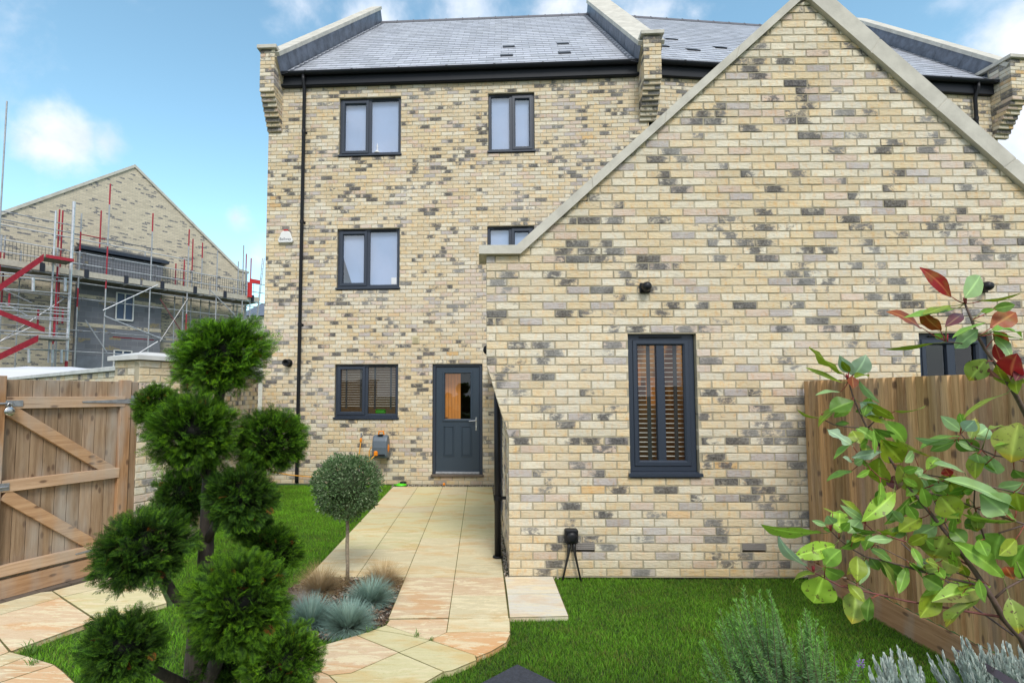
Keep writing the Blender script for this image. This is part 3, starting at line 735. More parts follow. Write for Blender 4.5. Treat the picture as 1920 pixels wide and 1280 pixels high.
m = F2.mb(); m.box(E2-.07, E2+.36, -.25, .47, 8.262, 8.335, ch=.006); m.build('kneeler_coping', 'coping', h2)
for s_, d_ in ((1.3, -1.6), (.75, -.9), (2.15, -1.1), (1.35, -.75)):
    t = (.13-d_)/math.cos(math.atan2(3.93, 4.12)); m = F2.mb()
    m.add([Q2(s_-.13, t-.02, .035), Q2(s_+.13, t-.02, .035), Q2(s_+.13, t+.2, .014), Q2(s_-.13, t+.2, .014), Q2(s_-.13, t-.02, .008), Q2(s_+.13, t-.02, .008)], [(3, 2, 1, 0), (0, 1, 5, 4), (0, 4, 3), (1, 2, 5)])
    m.build('roof_vent', 'black_plastic', roof2)

# ------------------------------------------------------------------ gabled extension
ext = thing('brick_extension', 'steep gabled single storey brick extension with pale stone coping in front of the houses', 'extension', (2.9, 0, 0))
def gl(z): # left edge of the brickwork at height z
    if z < 1.32: return 0.
    k = int((z-1.32)/.075); e = -min(k+1, 9)*.0225 if z < 2.05 else -.2025
    if z > 3.0: return max(-.2025, .119+(z-3.0)*(2.916-.119)/2.54)
    return e
def gr(z):
    if z > 3.6: return 4.93-(z-3.6)*(4.93-2.916)/1.94
    return 5.9
EW = [(1.132, 1.775, .9, 2.25), (3.861, 4.541, .9, 2.25)]
VT = [(.57, .79, .2375, .3), (2.145, 2.36, .2375, .3)]
be = Brick(FE)
be.wall(0, 74, gl, gr, EW+VT, phase=0.0)
be.wall(0, 0, gl, gr)
# stained orange bricks near the foot at the corner
ew = be.build(ext)
for i, a in enumerate(EW):
    w, g_, rec = window(FE, ext, *a, 'pair', ('tall two pane window with slatted blinds and a warm lit room', 'dark two pane window behind the shrub')[i], ('lit', 'dark')[i], 1)
    if i == 0:
        for q in g_: blind(FE, w, q, rec, .0445, ((q[0]+q[1])/2+.03,))
        m = FE.mb(); m.box(a[0]+.1, a[0]+.26, -.5, -.54, 1.75, 2.0); m.box(a[0]+.36, a[0]+.5, -.6, -.66, 1.55, 1.85); m.build('picture', 'oak', w)
m = FE.mb()
for a, b, z0, z1 in VT:
    m = MB(); m.box(a+.001, b-.001, .004, .03, z0+.001, z1-.001)
    n = 14
    for k in range(n+1): x = a+.006+(b-a-.012)*k/n; m.box(x-.002, x+.002, -.002, .0035, z0+.004, z1-.004)
    for k in range(4): z = z0+.006+(z1-z0-.012)*k/3; m.box(a+.004, b-.004, -.003, .0037, z-.002, z+.002)
    m.build('air_brick', 'grey_vent', ext)
# side wall towards the path (X = 0 plane, faces -X)
FS = Frame((0, 5.0, 0), math.pi/2)   # s runs towards the camera, d out to -X
bs = Brick(FS)
bs.wall(0, 29, lambda z: .02, lambda z: 4.895, [(1.7, 3.5, .15, 2.1)], phase=.03)
bs.build(ext, 'side_wall')
m = FS.mb(); ring(m, 1.7, 3.5, .15, 2.1, .07, -.06, .006); quad(m, 1.7, 3.5, .15, 2.1, -.05); m.build('side_window', 'frame', ext)
# corbelled return behind the kneeler
m = MB()
for k in range(9):
    z = 1.35+k*.075
    e = -min(k+1, 9)*.0225
    m.box(e+.001, .02, .102, .33, z, z+.065, brick_col()+(random.choice((0, 0, .8)),), ch=.003)
for k in range(13):
    m.box(-.2015, .02, .102, .33, 2.025+k*.075, 2.09+k*.075, brick_col()+(0,), ch=.003)
m.build('corbel', 'brick', ext)
# roof of the extension, pantile slope behind the parapet, and its gutter end
m = MB(); m.add([(-.12, .3, 2.2), (2.92, .3, 5.2), (2.92, 5.2, 5.2), (-.12, 5.2, 2.2), (5.95, .3, 2.2), (5.95, 5.2, 2.2)], [(0, 1, 2, 3), (1, 4, 5, 2)]); m.build('roof', 'ridge', ext)
m = MB(); m.tube([(-.02, .34, 2.16), (-.02, 5.0, 2.16)], .05, 16); m.tube([(-.19, .34, 2.12), (-.19, .42, 2.12)], .045, 16); m.build('gutter', 'black_plastic', ext, True)
# gable parapet body and coping
def cop(P, nseg, parent):
    m = MB(); (x0, z0, X0, Z0), (x1, z1, X1, Z1) = P
    for k in range(nseg):
        u0, u1 = k/nseg, (k+1)/nseg-.004
        f = lambda u, top: (X0+(X1-X0)*u, Z0+(Z1-Z0)*u) if top else (x0+(x1-x0)*u, z0+(z1-z0)*u)
        a, b, c, d = f(u0, 0), f(u1, 0), f(u1, 1), f(u0, 1)
        m.prism([(a[0], -.05, a[1]), (b[0], -.05, b[1]), (c[0], -.05, c[1]), (d[0], -.05, d[1])], (0, .40, 0))
        # joint
        e, g = f(u1, 0), f(min(1, u1+.004), 0); h, i = f(min(1, u1+.004), 1), f(u1, 1)
        if k < nseg-1: m.prism([(e[0], -.044, e[1]), (g[0], -.044, g[1]), (h[0], -.044, h[1]), (i[0], -.044, i[1])], (0, .38, 0))
    return m.build('coping', 'coping', parent)
cop([(.119, 3.0, .084, 3.083), (2.916, 5.54, 2.99, 5.70)], 4, ext)
cop([(5.9, 2.665, 6.05, 2.70), (2.916, 5.54, 2.99, 5.70)], 5, ext)
m = MB(); m.prism([(-.275, -.055, 3.0), (.119, -.055, 3.0), (.084, -.055, 3.083), (-.275, -.055, 3.083)], (0, .42, 0)); m.build('kneeler_coping', 'coping', ext)
m = MB(); m.add([(5.9, .2, 0), (5.9, 5, 0), (5.9, 5, 2.3), (5.9, .2, 2.3)], [(0, 1, 2, 3)]); m.build('far_side_wall', 'far_brick', ext)
m = MB(); m.tube([(-.088, .56, 1.98), (-.088, .56, .01)], .034, 16); m.lathe((-.088, .56, .008), (0, 0, 1), [(.055, 0), (.05, .012), (.036, .014)], 16)
p = m.build('downpipe', 'black_plastic', ext, True)
m = MB(); m.tube([(-.08, .5, 2.14), (-.088, .56, 1.97)], .034, 12)
for z in (.58, 1.9): m.lathe((-.088, .56, z), (0, 0, 1), [(.041, 0), (.041, .05)], 16); m.box(-.06, 0, .545, .575, z+.01, z+.04)
m.build('pipe_clip', 'black_plastic', p)

# ------------------------------------------------------------------ fittings on the walls
t = thing('alarm_box', 'white burglar alarm box with a red top high on the brick wall beside the downpipe', 'alarm box', tuple(FM(-4.04, 0, 4.6)))
m = FM.mb()
m.prism([(-4.19, 0, 4.64), (-4.17, 0, 4.60), (-3.91, 0, 4.60), (-3.89, 0, 4.64), (-3.95, 0, 4.80), (-3.99, 0, 4.83), (-4.09, 0, 4.83), (-4.13, 0, 4.80)], (0, .06, 0)); o = m.build('cover', 'white_plastic', t)
b = o.modifiers.new('b', 'BEVEL'); b.width = .015; b.segments = 3
m = FM.mb(); m.box(-4.085, -3.995, .002, .058, 4.832, 4.858, ch=.008); m.build('strobe', 'red_plastic', t)
cu = bpy.data.curves.new('lettering', 'FONT'); cu.body = 'Bellway'; cu.size = .075; cu.extrude = .001; cu.align_x = 'CENTER'
cu.materials.append(MATS['lead']); lo = bpy.data.objects.new('lettering', cu); COL.objects.link(lo)
lo.matrix_world = Matrix.Translation(Vector(FM(-4.04, .0615, 4.645))) @ Matrix.Rotation(-FM.ang, 4, 'Z') @ Matrix.Rotation(math.pi/2, 4, 'X')
bpy.context.view_layer.update()
me = bpy.data.meshes.new_from_object(lo); mw = lo.matrix_world.copy(); bpy.data.objects.remove(lo); me.transform(mw)
link('lettering', me, None, t)
for i, (x, z, lab) in enumerate(((1.30, 2.675, 'small black wall lamp above the tall slatted window'), (4.457, 2.665, 'small black wall lamp partly behind the red leaves of the shrub'))):
    t = thing('wall_lamp', lab, 'wall light', (x, 0, z), group='black wall lamps on the gable')
    m = MB(); m.box(x-.05, x+.05, -.03, 0, z-.045, z+.045, ch=.006); m.build('base', 'black_plastic', t)
    m = MB(); m.lathe((x, -.03, z+.002), (0, -1, 0), [(.044, 0), (.045, .03), (.043, .055), (.032, .08), (.012, .088)], 22); m.build('lamp_head', 'black_plastic', t, True)
x, z = .568, .37
t = thing('outdoor_socket', 'black weatherproof socket box with two dangling cables low on the gable wall', 'socket', (x, 0, z))
m = MB(); m.box(x-.06, x+.06, -.075, 0, z-.06, z+.07, ch=.012); m.build('box', 'black_plastic', t)
m = MB(); m.lathe((x, -.075, z), (0, -1, 0), [(.05, 0), (.045, .014), (.02, .02)], 20); m.build('cover', 'black_plastic', t, True)
m = MB()
for dx, ex in ((-.022, -.095), (.022, .085)):
    m.tube([(x+dx, -.045, z-.05), (x+dx*1.1, -.05, z-.10), (x+dx*1.4, -.05, z-.16), (x+(dx+ex)/2, -.055, z-.27), (x+ex, -.06, z-.42)], [.016, .016, .012, .009, .009], 8)
m.build('cable', 'cable', t, True)

# hose reel, tap and hose
t = thing('hose_reel', 'grey and orange wall mounted hose reel between the ground floor window and the back door', 'hose reel', tuple(FM(-2.09, .1, .5)))
m = FM.mb(); prof = [(-.02, 0), (.0, .30), (.05, .40), (.12, .43), (.19, .40), (.235, .32), (.25, .2), (.235, .06), (.2, 0)]
m.prism([(-2.24, .05+d, .50+z) for d, z in prof], (.28, 0, 0)); o = m.build('case', 'reel_grey', t); b = o.modifiers.new('b', 'BEVEL'); b.width = .03; b.segments = 4
m = FM.mb(); m.box(-2.17, -2.03, 0, .08, .6, .8); m.build('bracket', 'black_plastic', t)
m = FM.mb(); m.tube([(-2.15, .16, .92), (-2.14, .16, .985), (-2.06, .16, .985), (-2.05, .16, .92)], .016, 8); m.lathe((-1.975, .17, .68), (1, 0, 0), [(.075, 0), (.085, .012), (.03, .03)], 16); m.build('handle', 'orange_plastic', t)
m = FM.mb(); m.box(-2.2, -2.13, .24, .33, .55, .64, ch=.015); m.build('hose_guide', 'orange_plastic', t)
m = FM.mb(); m.box(-2.12, -2.0, .285, .292, .55, .58, ch=.003); m.box(-2.15, -2.05, .1, .27, .925, .932); m.build('slot', 'black_plastic', t)
t = thing('garden_tap', 'small outdoor tap with orange connector left of the hose reel', 'tap', tuple(FM(-2.51, .03, .8)))
m = FM.mb(); m.tube([(-2.50, 0, .9), (-2.50, .06, .9), (-2.50, .09, .885), (-2.50, .09, .85)], .012, 10); m.box(-2.515, -2.485, .05, .07, .91, .95, ch=.004); m.build('tap_body', 'galv', t)
m = FM.mb(); m.lathe((-2.50, .09, .78), (0, 0, 1), [(.016, 0), (.022, .02), (.022, .06), (.016, .08)], 12); m.build('connector', 'orange_plastic', t)
m = FM.mb()
def hose(P): m.tube(P, .010, 8)
hose([(-2.50, .09, .79), (-2.51, .1, .68), (-2.53, .12, .5), (-2.56, .14, .3), (-2.5, .16, .15), (-2.36, .16, .2), (-2.32, .14, .45), (-2.33, .13, .62), (-2.3, .12, .68), (-2.26, .12, .69), (-2.22, .12, .66)])
hose([(-2.16, .3, .58), (-2.24, .33, .5), (-2.36, .36, .42), (-2.6, .38, .28), (-2.9, .36, .2), (-3.3, .34, .17), (-3.7, .34, .2), (-4.1, .34, .26)])
tag(m.build('garden_hose', 'hose', None, True), 'orange garden hose running from the hose reel along the foot of the wall', 'hose')
t = thing('garden_sprinkler', 'bright green plastic toy with a dark top on the paving against the house wall', 'garden toy', tuple(FM(-1.72, .2, 0)))
m = FM.mb(); m.lathe((-1.72, .15, .0), (0, 0, 1), [(.1, 0), (.105, .012), (.08, .03), (.06, .04)], 20); m.box(-1.86, -1.7, .12, .2, .004, .022, ch=.006); m.build('base', 'green_plastic', t, True)
m = FM.mb(); m.lathe((-1.69, .12, .035), (0, 0, 1), [(.06, 0), (.065, .02), (.04, .035)], 16); m.build('top', 'black_plastic', t, True)
m = FM.mb(); m.lathe((-.93, .16, .01), (0, 0, 1), [(.018, 0), (.026, .012), (.024, .03), (.01, .045)], 12); tag(m.build('hose_connector', 'orange_plastic', None, True), 'tiny orange hose connector lying on the gravel below the back door', 'connector')

# ------------------------------------------------------------------ ground, paving, gravel, lawn
m = MB(); m.add([(-400, -400, -.32), (400, -400, -.32), (400, 400, -.32), (-400, 400, -.32)], [(0, 1, 2, 3)]); tag(m.build('ground', 'lawn_soil'), None, None, None, 'structure')
m = MB(); m.box(-8, 8, -12, 5.2, -.31, -.035); tag(m.build('lawn', 'lawn_soil'), None, None, None, 'structure')
def inside(P, poly):
    x, y = P[:, 0], P[:, 1]; r = np.zeros(len(P), bool); n = len(poly)
    for i in range(n):
        x0, y0 = poly[i]; x1, y1 = poly[(i+1) % n]
        c = ((y0 > y) != (y1 > y)) & (x < (x1-x0)*(y-y0)/(y1-y0+1e-12)+x0); r ^= c
    return r
SL_YEL, SL_PINK, SL_BUFF, SL_PALE = (.67, .61, .35), (.67, .50, .325), (.67, .585, .375), (.68, .63, .52)
slabs = []
XC = [-.053, -.503, -.954, -1.404, -1.854]; Y0 = -.035
rows = {0: [0, 1, 3, 4, 6, 8, 10, 10.75], 1: [0, 1, 3, 5, 6, 8, 9, 10.75], 2: [0, 2, 4, 6, 7, 9, 10.75], 3: [0, 2, 4, 6, 7, 9, 10.75]}
rows[0] = [0, 1.0, 3, 5, 7, 9, 10.75]; rows[1] = [0, 2.0, 4, 6, 8, 10, 10.75]
rows[1] = [0, 1, 3, 5, 7, 8, 9, 10.75]
for c in range(4):
    for a, b in zip(rows[c][:-1], rows[c][1:]):
        col = random.choice([SL_YEL]*4+[SL_BUFF]*2) if a > 1 or c > 1 else SL_BUFF
        slabs.append(([(XC[c+1], Y0+.45*a), (XC[c], Y0+.45*a), (XC[c], Y0+.45*b), (XC[c+1], Y0+.45*b)], col, .35 if a > 2 else .7))
for c in (0, 1):
    slabs.append(([(XC[c+1], -.485), (XC[c], -.485), (XC[c], Y0), (XC[c+1], Y0)], SL_PINK, 1.0))
    slabs.append(([(XC[c+1], -.945), (XC[c], -.93), (XC[c], -.485), (XC[c+1], -.485)], (SL_BUFF, SL_PINK)[c], 1.0))
slabs += [([(-.94, -.97), (-.951, -1.06), (-.607, -1.296), (-.503, -1.173), (-.503, -.95)][::1], SL_PINK, 1.0),
          ([(-.503, -1.173), (-.054, -1.152), (-.046, -.93), (-.503, -.95)], SL_BUFF, .8),
          ([(-.607, -1.296), (-.307, -1.5), (-.289, -1.532), (-.192, -1.449), (-.088, -1.322), (-.056, -1.197), (-.06, -1.155), (-.503, -1.176)], (.68, .44, .24), .9),
          ([(-.794, -1.473), (-.485, -1.712), (-.437, -1.696), (-.289, -1.568), (-.298, -1.505), (-.607, -1.299)], SL_YEL, .2),
          ([(-.951, -1.063), (-1.02, -1.135), (-.82, -1.2), (-.607, -1.296)], SL_YEL, .2),
          ([(-1.02, -1.138), (-1.125, -1.228), (-.794, -1.470), (-.61, -1.298), (-.82, -1.203)], SL_YEL, .2),
          ([(-1.128, -1.231), (-1.333, -1.393), (-1.5, -1.55), (-1.169, -1.76), (-1.042, -1.733), (-.797, -1.475)], SL_PINK, .9),
          ([(-.797, -1.478), (-1.042, -1.738), (-1.167, -1.765), (-.95, -2.02), (-.595, -1.847), (-.488, -1.714)], SL_YEL, .5),
          ([(-1.17, -1.765), (-1.5, -1.553), (-1.78, -1.78), (-1.35, -2.1), (-.955, -2.02)], SL_PINK, .8),
          ([(-1.78, -1.785), (-2.2, -1.95), (-2.2, -2.6), (-1.3, -2.5), (-1.35, -2.105)], SL_YEL, .6),
          ([(-2.205, -1.955), (-2.616, -1.87), (-2.9, -2.6), (-2.205, -2.6)], SL_PINK, .9),
          ([(-.042, -.44), (.40, -.425), (.401, .0), (-.043, -.02)], SL_PALE, .8), ([(-.046, -.915), (.401, -.887), (.40, -.428), (-.042, -.443)], (.70, .66, .57), .6),
          ([(-4.9, -2.2), (-3.95, -.878), (-3.925, -.412), (-4.10, -.640), (-5.0, -2.3)][::-1], SL_BUFF, .8)]
B0 = (-3.925, -.409)
slabs = slabs[:-1]
slabs += [([(-4.75, -1.913), (-4.60, -2.15), (-3.74, -.545), (-3.925, -.409), (-4.0, -.44)][::-1], SL_BUFF, .7),
          ([(-3.92, -.405), (-3.735, -.54), (-3.446, -.171), (-3.3, .02), (-3.552, -.066), (-3.745, -.081)][::-1], SL_BUFF, .6),
          ([(-3.74, -.55), (-3.125, -.998), (-3.337, -1.482), (-3.563, -1.31), (-3.96, -.96)][::-1], SL_PINK, 1.0),
          ([(-3.73, -.545), (-3.12, -.99), (-2.888, -.787), (-2.79, -.66), (-3.3, .01), (-3.446, -.175)], SL_YEL, 1.0),
          ([(-3.965, -.965), (-3.567, -1.315), (-4.1, -2.3), (-4.58, -2.14)], SL_PINK, 1.0),
          ([(-3.56, -1.318), (-3.342, -1.488), (-3.36, -1.54), (-3.9, -2.35), (-4.09, -2.3)], SL_PINK, .9),
          ([(-3.334, -1.492), (-3.174, -1.548), (-3.23, -1.682), (-3.7, -2.4), (-3.89, -2.35), (-3.355, -1.54)], SL_BUFF, 1.0),
          ([(-3.168, -1.551), (-2.915, -1.654), (-3.069, -1.86), (-3.45, -2.5), (-3.69, -2.4), (-3.225, -1.684)], SL_PINK, 1.0),
          ([(-2.91, -1.657), (-2.782, -1.744), (-2.62, -1.868), (-2.905, -2.6), (-3.44, -2.5), (-3.065, -1.862)], SL_PINK, 1.0)]
def shrink(poly, e):
    c = np.mean(poly, axis=0); out = []
    n = len(poly); P = [np.array(p, float) for p in poly]
    area = sum(P[i][0]*P[(i+1) % n][1]-P[(i+1) % n][0]*P[i][1] for i in range(n))
    if area < 0: P = P[::-1]
    for i in range(n):
        a, b, d = P[i-1], P[i], P[(i+1) % n]
        e1 = (b-a)/(np.linalg.norm(b-a)+1e-9); e2 = (d-b)/(np.linalg.norm(d-b)+1e-9)
        n1 = np.array([-e1[1], e1[0]]); n2 = np.array([-e2[1], e2[0]]); k = n1+n2; k = k/max(.5, k@k)*2
        out.append(b+k*e*.5*1.0)
    return out
m = MB(); bed = MB(); allp = []
for poly, col, al in slabs:
    allp.append(poly)
    q = shrink(poly, .0045); q2 = shrink(poly, .007); j = random.uniform(.94, 1.05); tilt = random.uniform(0, .0015)
    n = len(q); c = tuple(x*j for x in col)+(al,)
    m.add([(x, y, -.04) for x, y in q]+[(x, y, -.007) for x, y in q]+[(x, y, tilt) for x, y in q2], [tuple(range(2*n, 3*n))]+[(i, (i+1) % n, n+(i+1) % n, n+i) for i in range(n)]+[(n+i, n+(i+1) % n, 2*n+(i+1) % n, 2*n+i) for i in range(n)], c)
    q3 = shrink(poly, -.006); bed.add([(x, y, -.014) for x, y in q3], [tuple(range(n))])
paving = tag(m.build('paving', 'sandstone'), None, None, None, 'structure'); 
# moss joints: separate levels so nothing is coplanar
for k, f in enumerate(bed.f):
    for i in f: v = bed.v[i]; bed.v[i] = (v[0], v[1], -.0012-.00003*(k % 40))
tag(bed.build('paving_joints', 'moss_joint'), None, None, None, 'structure')
# dark paver edging under the gate
g = np.array([.4541, .8909]); gn = np.array([.8909, -.4541]); G0 = np.array([-4.215, -.586])
m = MB()
for k in range(-6, 4):
    a = G0+g*(.235*k)+gn*.006; b = a+g*.228; q = [a, b, b+gn*.108, a+gn*.108]
    m.prism([(x, y, -.04) for x, y in q], (0, 0, .036+random.uniform(0, .004)))
tag(m.build('paver_edging', 'edging'), None, None, None, 'structure')
BED = [(-1.567, .0), (-1.2, -.03), (-.965, -.06), (-.96, -.648), (-.96, -1.03), (-1.17, -1.185), (-1.407, -1.271), (-1.713, -1.147), (-1.9, -.868), (-1.941, -.297), (-1.86, -.02)]
m = MB(); m.add([(x, y, -.022) for x, y in BED], [tuple(range(len(BED)))]); tag(m.build('planting_bed', 'soil'), None, None, None, 'structure')
def scatter(poly, n):
    P = np.array(poly); lo, hi = P.min(0), P.max(0); out = np.empty((0, 2))
    while len(out) < n:
        q = rng.uniform(lo, hi, (n*2, 2)); out = np.vstack([out, q[inside(q, poly)]])
    return out[:n]
# bark chips
n = 3800; P = scatter(BED, n)
TV = np.array([[-1, -.4, 0], [1, -.3, 0], [.8, .45, .12], [-.9, .35, .1], [0, 0, .35]], float)*.5; TF = np.array([[0, 1, 4], [1, 2, 4], [2, 3, 4], [3, 0, 4]])
Dv = rng.normal(0, 1, (n, 3))*[1, 1, .35]
t = rng.choice(6, n); pal = np.array([(.16, .10, .07), (.26, .19, .14), (.10, .065, .05), (.33, .27, .21), (.20, .12, .07), (.42, .36, .30)])
V, F, C = stamp(TV, TF, np.ones((5, 3)), rot_to(Dv, rng.uniform(0, 6, n), rng.uniform(.012, .038, n)), np.c_[P, rng.uniform(-.02, .002, n)], pal[t]*rng.uniform(.7, 1.2, (n, 1)))
tag(npmesh('bark_mulch', V, F, C, 'chips'), 'brown bark chips covering the bed round the lollipop tree and blue grasses', 'mulch', None, 'stuff')
# pebbles in the strips along the walls
def ico():
    p = (1+5**.5)/2; v = np.array([(-1, p, 0), (1, p, 0), (-1, -p, 0), (1, -p, 0), (0, -1, p), (0, 1, p), (0, -1, -p), (0, 1, -p), (p, 0, -1), (p, 0, 1), (-p, 0, -1), (-p, 0, 1)], float)
    f = np.array([(0, 11, 5), (0, 5, 1), (0, 1, 7), (0, 7, 10), (0, 10, 11), (1, 5, 9), (5, 11, 4), (11, 10, 2), (10, 7, 6), (7, 1, 8), (3, 9, 4), (3, 4, 2), (3, 2, 6), (3, 6, 8), (3, 8, 9), (4, 9, 5), (2, 4, 11), (6, 2, 10), (8, 6, 7), (9, 8, 1)])
    return v/np.linalg.norm(v, axis=1, keepdims=True), f
IV, IF = ico()
strips = [([(-.048, -.03), (.0, -.03), (.0, 4.95), (-.048, 4.95)], 1500), ([(-1.9, 4.79), (-.05, 4.79), (-.03, 5.01), (-1.9, 5.08)], 1500), ([(.0, -.02), (.46, .0), (.46, .02), (0, 0)], 60), ([(-.05, -.035), (.46, .002), (.46, -.022), (-.02, -.05)], 130)]
P = np.vstack([scatter(p, k) for p, k in strips]); n = len(P)
pal = np.array([(.45, .38, .28), (.55, .5, .42), (.30, .24, .18), (.22, .20, .18), (.62, .58, .50), (.40, .28, .17)])
V, F, C = stamp(IV*[1, .8, .6], IF, np.ones((12, 3)), rot_to(rng.normal(0, 1, (n, 3))*[1, 1, .2], rng.uniform(-.4, .4, n), rng.uniform(.004, .010, n)), np.c_[P, rng.uniform(-.024, -.006, n)], pal[rng.choice(6, n)]*rng.uniform(.8, 1.15, (n, 1)))
tag(npmesh('gravel', V, F, C, 'pebble', None, True), 'strip of small mixed pebbles between the paving and the walls', 'gravel', None, 'stuff')
# slate stepping stone in the right lawn
m = MB(); q = [(-.036, -1.625), (.22, -1.885), (-.03, -2.16), (-.30, -1.885)]; m.prism([(x, y, -.05) for x, y in q], (0, 0, .055)); o = m.build('stepping_stone', 'paving_black')
b = o.modifiers.new('b', 'BEVEL'); b.width = .006; b.segments = 2; tag(o, 'dark grey slate stepping stone set in the lawn at the bottom edge', 'stepping stone')

# ---- grass
NOG = allp+[BED, q, [(-.05, -.02), (.46, 0), (.46, 8), (-.05, 8)], [(0, 0), (8, 0), (8, 8), (0, 8)], [(-1.9, 4.79), (0, 4.79), (0, 9), (-1.9, 9)]]
def blades(poly, dens, hmin, hmax, name, base, tip, lean=.5, sparse=None):
    P = np.array(poly); area = .5*abs(np.dot(P[:, 0], np.roll(P[:, 1], 1))-np.dot(P[:, 1], np.roll(P[:, 0], 1)))
    n = int(area*dens); p = scatter(poly, n)
    keep = np.ones(len(p), bool)
    for z in NOG: keep &= ~inside(p, z)
    # a blade may lean over an edge but not stand on the paving
    keep &= ~((p[:, 1] > .002) & (p[:, 0] > -.05)); p = p[keep]
    n = len(p); h = rng.uniform(hmin, hmax, n); a = rng.uniform(0, 2*np.pi, n); ln = rng.uniform(.1, lean, n)*h; w = rng.uniform(.0009, .0017, n)
    patch = np.sin(p[:, 0]*3.1+1.3*np.sin(p[:, 1]*2.3))*np.sin(p[:, 1]*3.7+p[:, 0])*.5+.5
    patch = patch*.6+.4*(np.sin(p[:, 0]*9+p[:, 1]*4)*np.sin(p[:, 1]*11-p[:, 0]*5)*.5+.5)
    h = h*(.75+.4*patch)
    dx, dy = np.cos(a), np.sin(a); wx, wy = -dy*w, dx*w; z0 = -.036
    v = np.empty((n, 5, 3)); 
    v[:, 0] = np.c_[p[:, 0]-wx, p[:, 1]-wy, np.full(n, z0)]; v[:, 1] = np.c_[p[:, 0]+wx, p[:, 1]+wy, np.full(n, z0)]
    mx, my = p[:, 0]+dx*ln*.35, p[:, 1]+dy*ln*.35; zm = z0+h*.62
    v[:, 2] = np.c_[mx+wx*.8, my+wy*.8, zm]; v[:, 3] = np.c_[mx-wx*.8, my-wy*.8, zm]; v[:, 4] = np.c_[p[:, 0]+dx*ln, p[:, 1]+dy*ln, z0+h]
    F = np.concatenate([np.array([[0, 1, 2], [0, 2, 3], [3, 2, 4]])[None]+(np.arange(n)*5)[:, None, None]]).reshape(-1, 3)
    big = np.sin(p[:, 0]*1.3+2*np.sin(p[:, 1]*.9+1))*.5+.5
    t = rng.uniform(.6, 1.35, (n, 1))*(.5+.55*patch[:, None]+.3*big[:, None]); yel = (rng.random(n) < .11)[:, None]
    dry = (rng.random(n) < .03+.30*np.clip(np.sin(p[:, 0]*7+3*np.sin(p[:, 1]*5))*np.sin(p[:, 1]*8+1)-.45, 0, 1)*2)[:, None]; yel = yel | dry
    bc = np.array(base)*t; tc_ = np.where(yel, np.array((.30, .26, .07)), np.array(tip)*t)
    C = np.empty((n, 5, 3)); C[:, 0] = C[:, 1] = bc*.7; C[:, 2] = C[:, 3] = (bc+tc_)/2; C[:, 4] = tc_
    return tag(npmesh(name, v.reshape(-1, 3), F, C.reshape(-1, 3), 'grass'), None, None, None, 'stuff')
WALLX = [(-4.44, 5.22), (-3.55, .62)]
gA = blades([(-4.38, 5.1), (-3.5, .5), (-2.7, -.6), (-3.42, -1.45), (-3.25, -1.75), (-2.5, -2.1), (-1.5, -1.8), (-.9, -1.0), (-1.8, 0), (-1.8, 5.05)], 13000, .020, .040, 'grass', (.11, .29, .012), (.28, .62, .034), 1.3)
gA['label'] = 'bright green lawn between the boundary wall and the sandstone path'
gB = blades([(-.1, -.9), (.39, -.9), (.39, 0.0), (2.74, 0.0), (2.74, -2.9), (-1.0, -2.9), (-.6, -1.7)], 20000, .018, .036, 'grass', (.075, .20, .010), (.21, .47, .030), 1.3)
gB['label'] = 'darker green lawn in front of the gable wall'
# weeds in the slab joints
V = []
m = MB()
for (x, y, k, r) in ((-1.06, -1.17, 14, .05), (-.71, -1.24, 12, .05), (-.60, -1.3, 12, .03), (-3.2, -1.5, 30, .10), (-3.05, -1.65, 20, .06), (-3.0, -1.28, 16, .06), (-2.93, -.95, 10, .04), (-2.6, -.6, 9, .04), (-1.85, 2.1, 10, .03)):
    for i in range(k):
        a = random.uniform(0, 6.28); l = random.uniform(.4, 1)*r; w = .0022; dx, dy = math.cos(a), math.sin(a); px, py = x+random.uniform(-.4, .4)*r, y+random.uniform(-.4, .4)*r
        m.add([(px-dy*w, py+dx*w, 0), (px+dy*w, py-dx*w, 0), (px+dx*l*.5+dy*w, py+dy*l*.5-dx*w, l*.6), (px+dx*l*.5-dy*w, py+dy*l*.5+dx*w, l*.6), (px+dx*l, py+dy*l, l*.75)], [(0, 1, 2, 3), (3, 2, 4)], (.12, .24, .04))
tag(m.build('weeds', 'leaf'), 'small tufts of weed growing in the joints of the paving', 'weeds', None, 'stuff')

# ------------------------------------------------------------------ gate
LOCAL[0] = True
GA = math.atan2(.8909, .4541)          # local x runs from the near post to the hinge post, local -y faces the garden
GW = 1.12; GX = -1.10
gate = thing('garden_gate', 'weathered wooden ledged and braced garden gate with a padlocked bolt', 'gate', (-3.765, .295, 0), GA)
# local coords: origin at the hinge side, gate spans x from -1.09 to -.03, garden side is y<0
x0 = -1.06
m = MB()
bx = -1.035; k = 0
while bx < -.12:
    w = random.uniform(.098, .106); w = min(w, -.105-bx); c = random.uniform(.72, 1.08)
    if w > .03: m.box(bx, bx+w-.004, .0, .018, .16, 1.80, (c, c*random.uniform(.95, 1.02), c*random.uniform(.92, 1.05)), ch=.002)
    bx += w
m.build('boards', 'wood_board', gate)
m = MB(); m.box(-.125, -.028, -.042, .02, .13, 1.815, (1.0, .82, .66), ch=.003); m.build('hanging_stile', 'wood_board', gate)
for z0, z1, xa, xb in ((1.555, 1.655, -1.04, -.085), (.87, .965, -1.04, -.115), (.185, .275, -1.04, -.115)):
    m = MB(); c = random.uniform(.95, 1.1); m.box(xa, xb, -.048 if z0 > 1 else -.05, -.001, z0, z1, (c*1.06, c, c*.98), ch=.003); m.build('rail', 'wood_rail', gate)
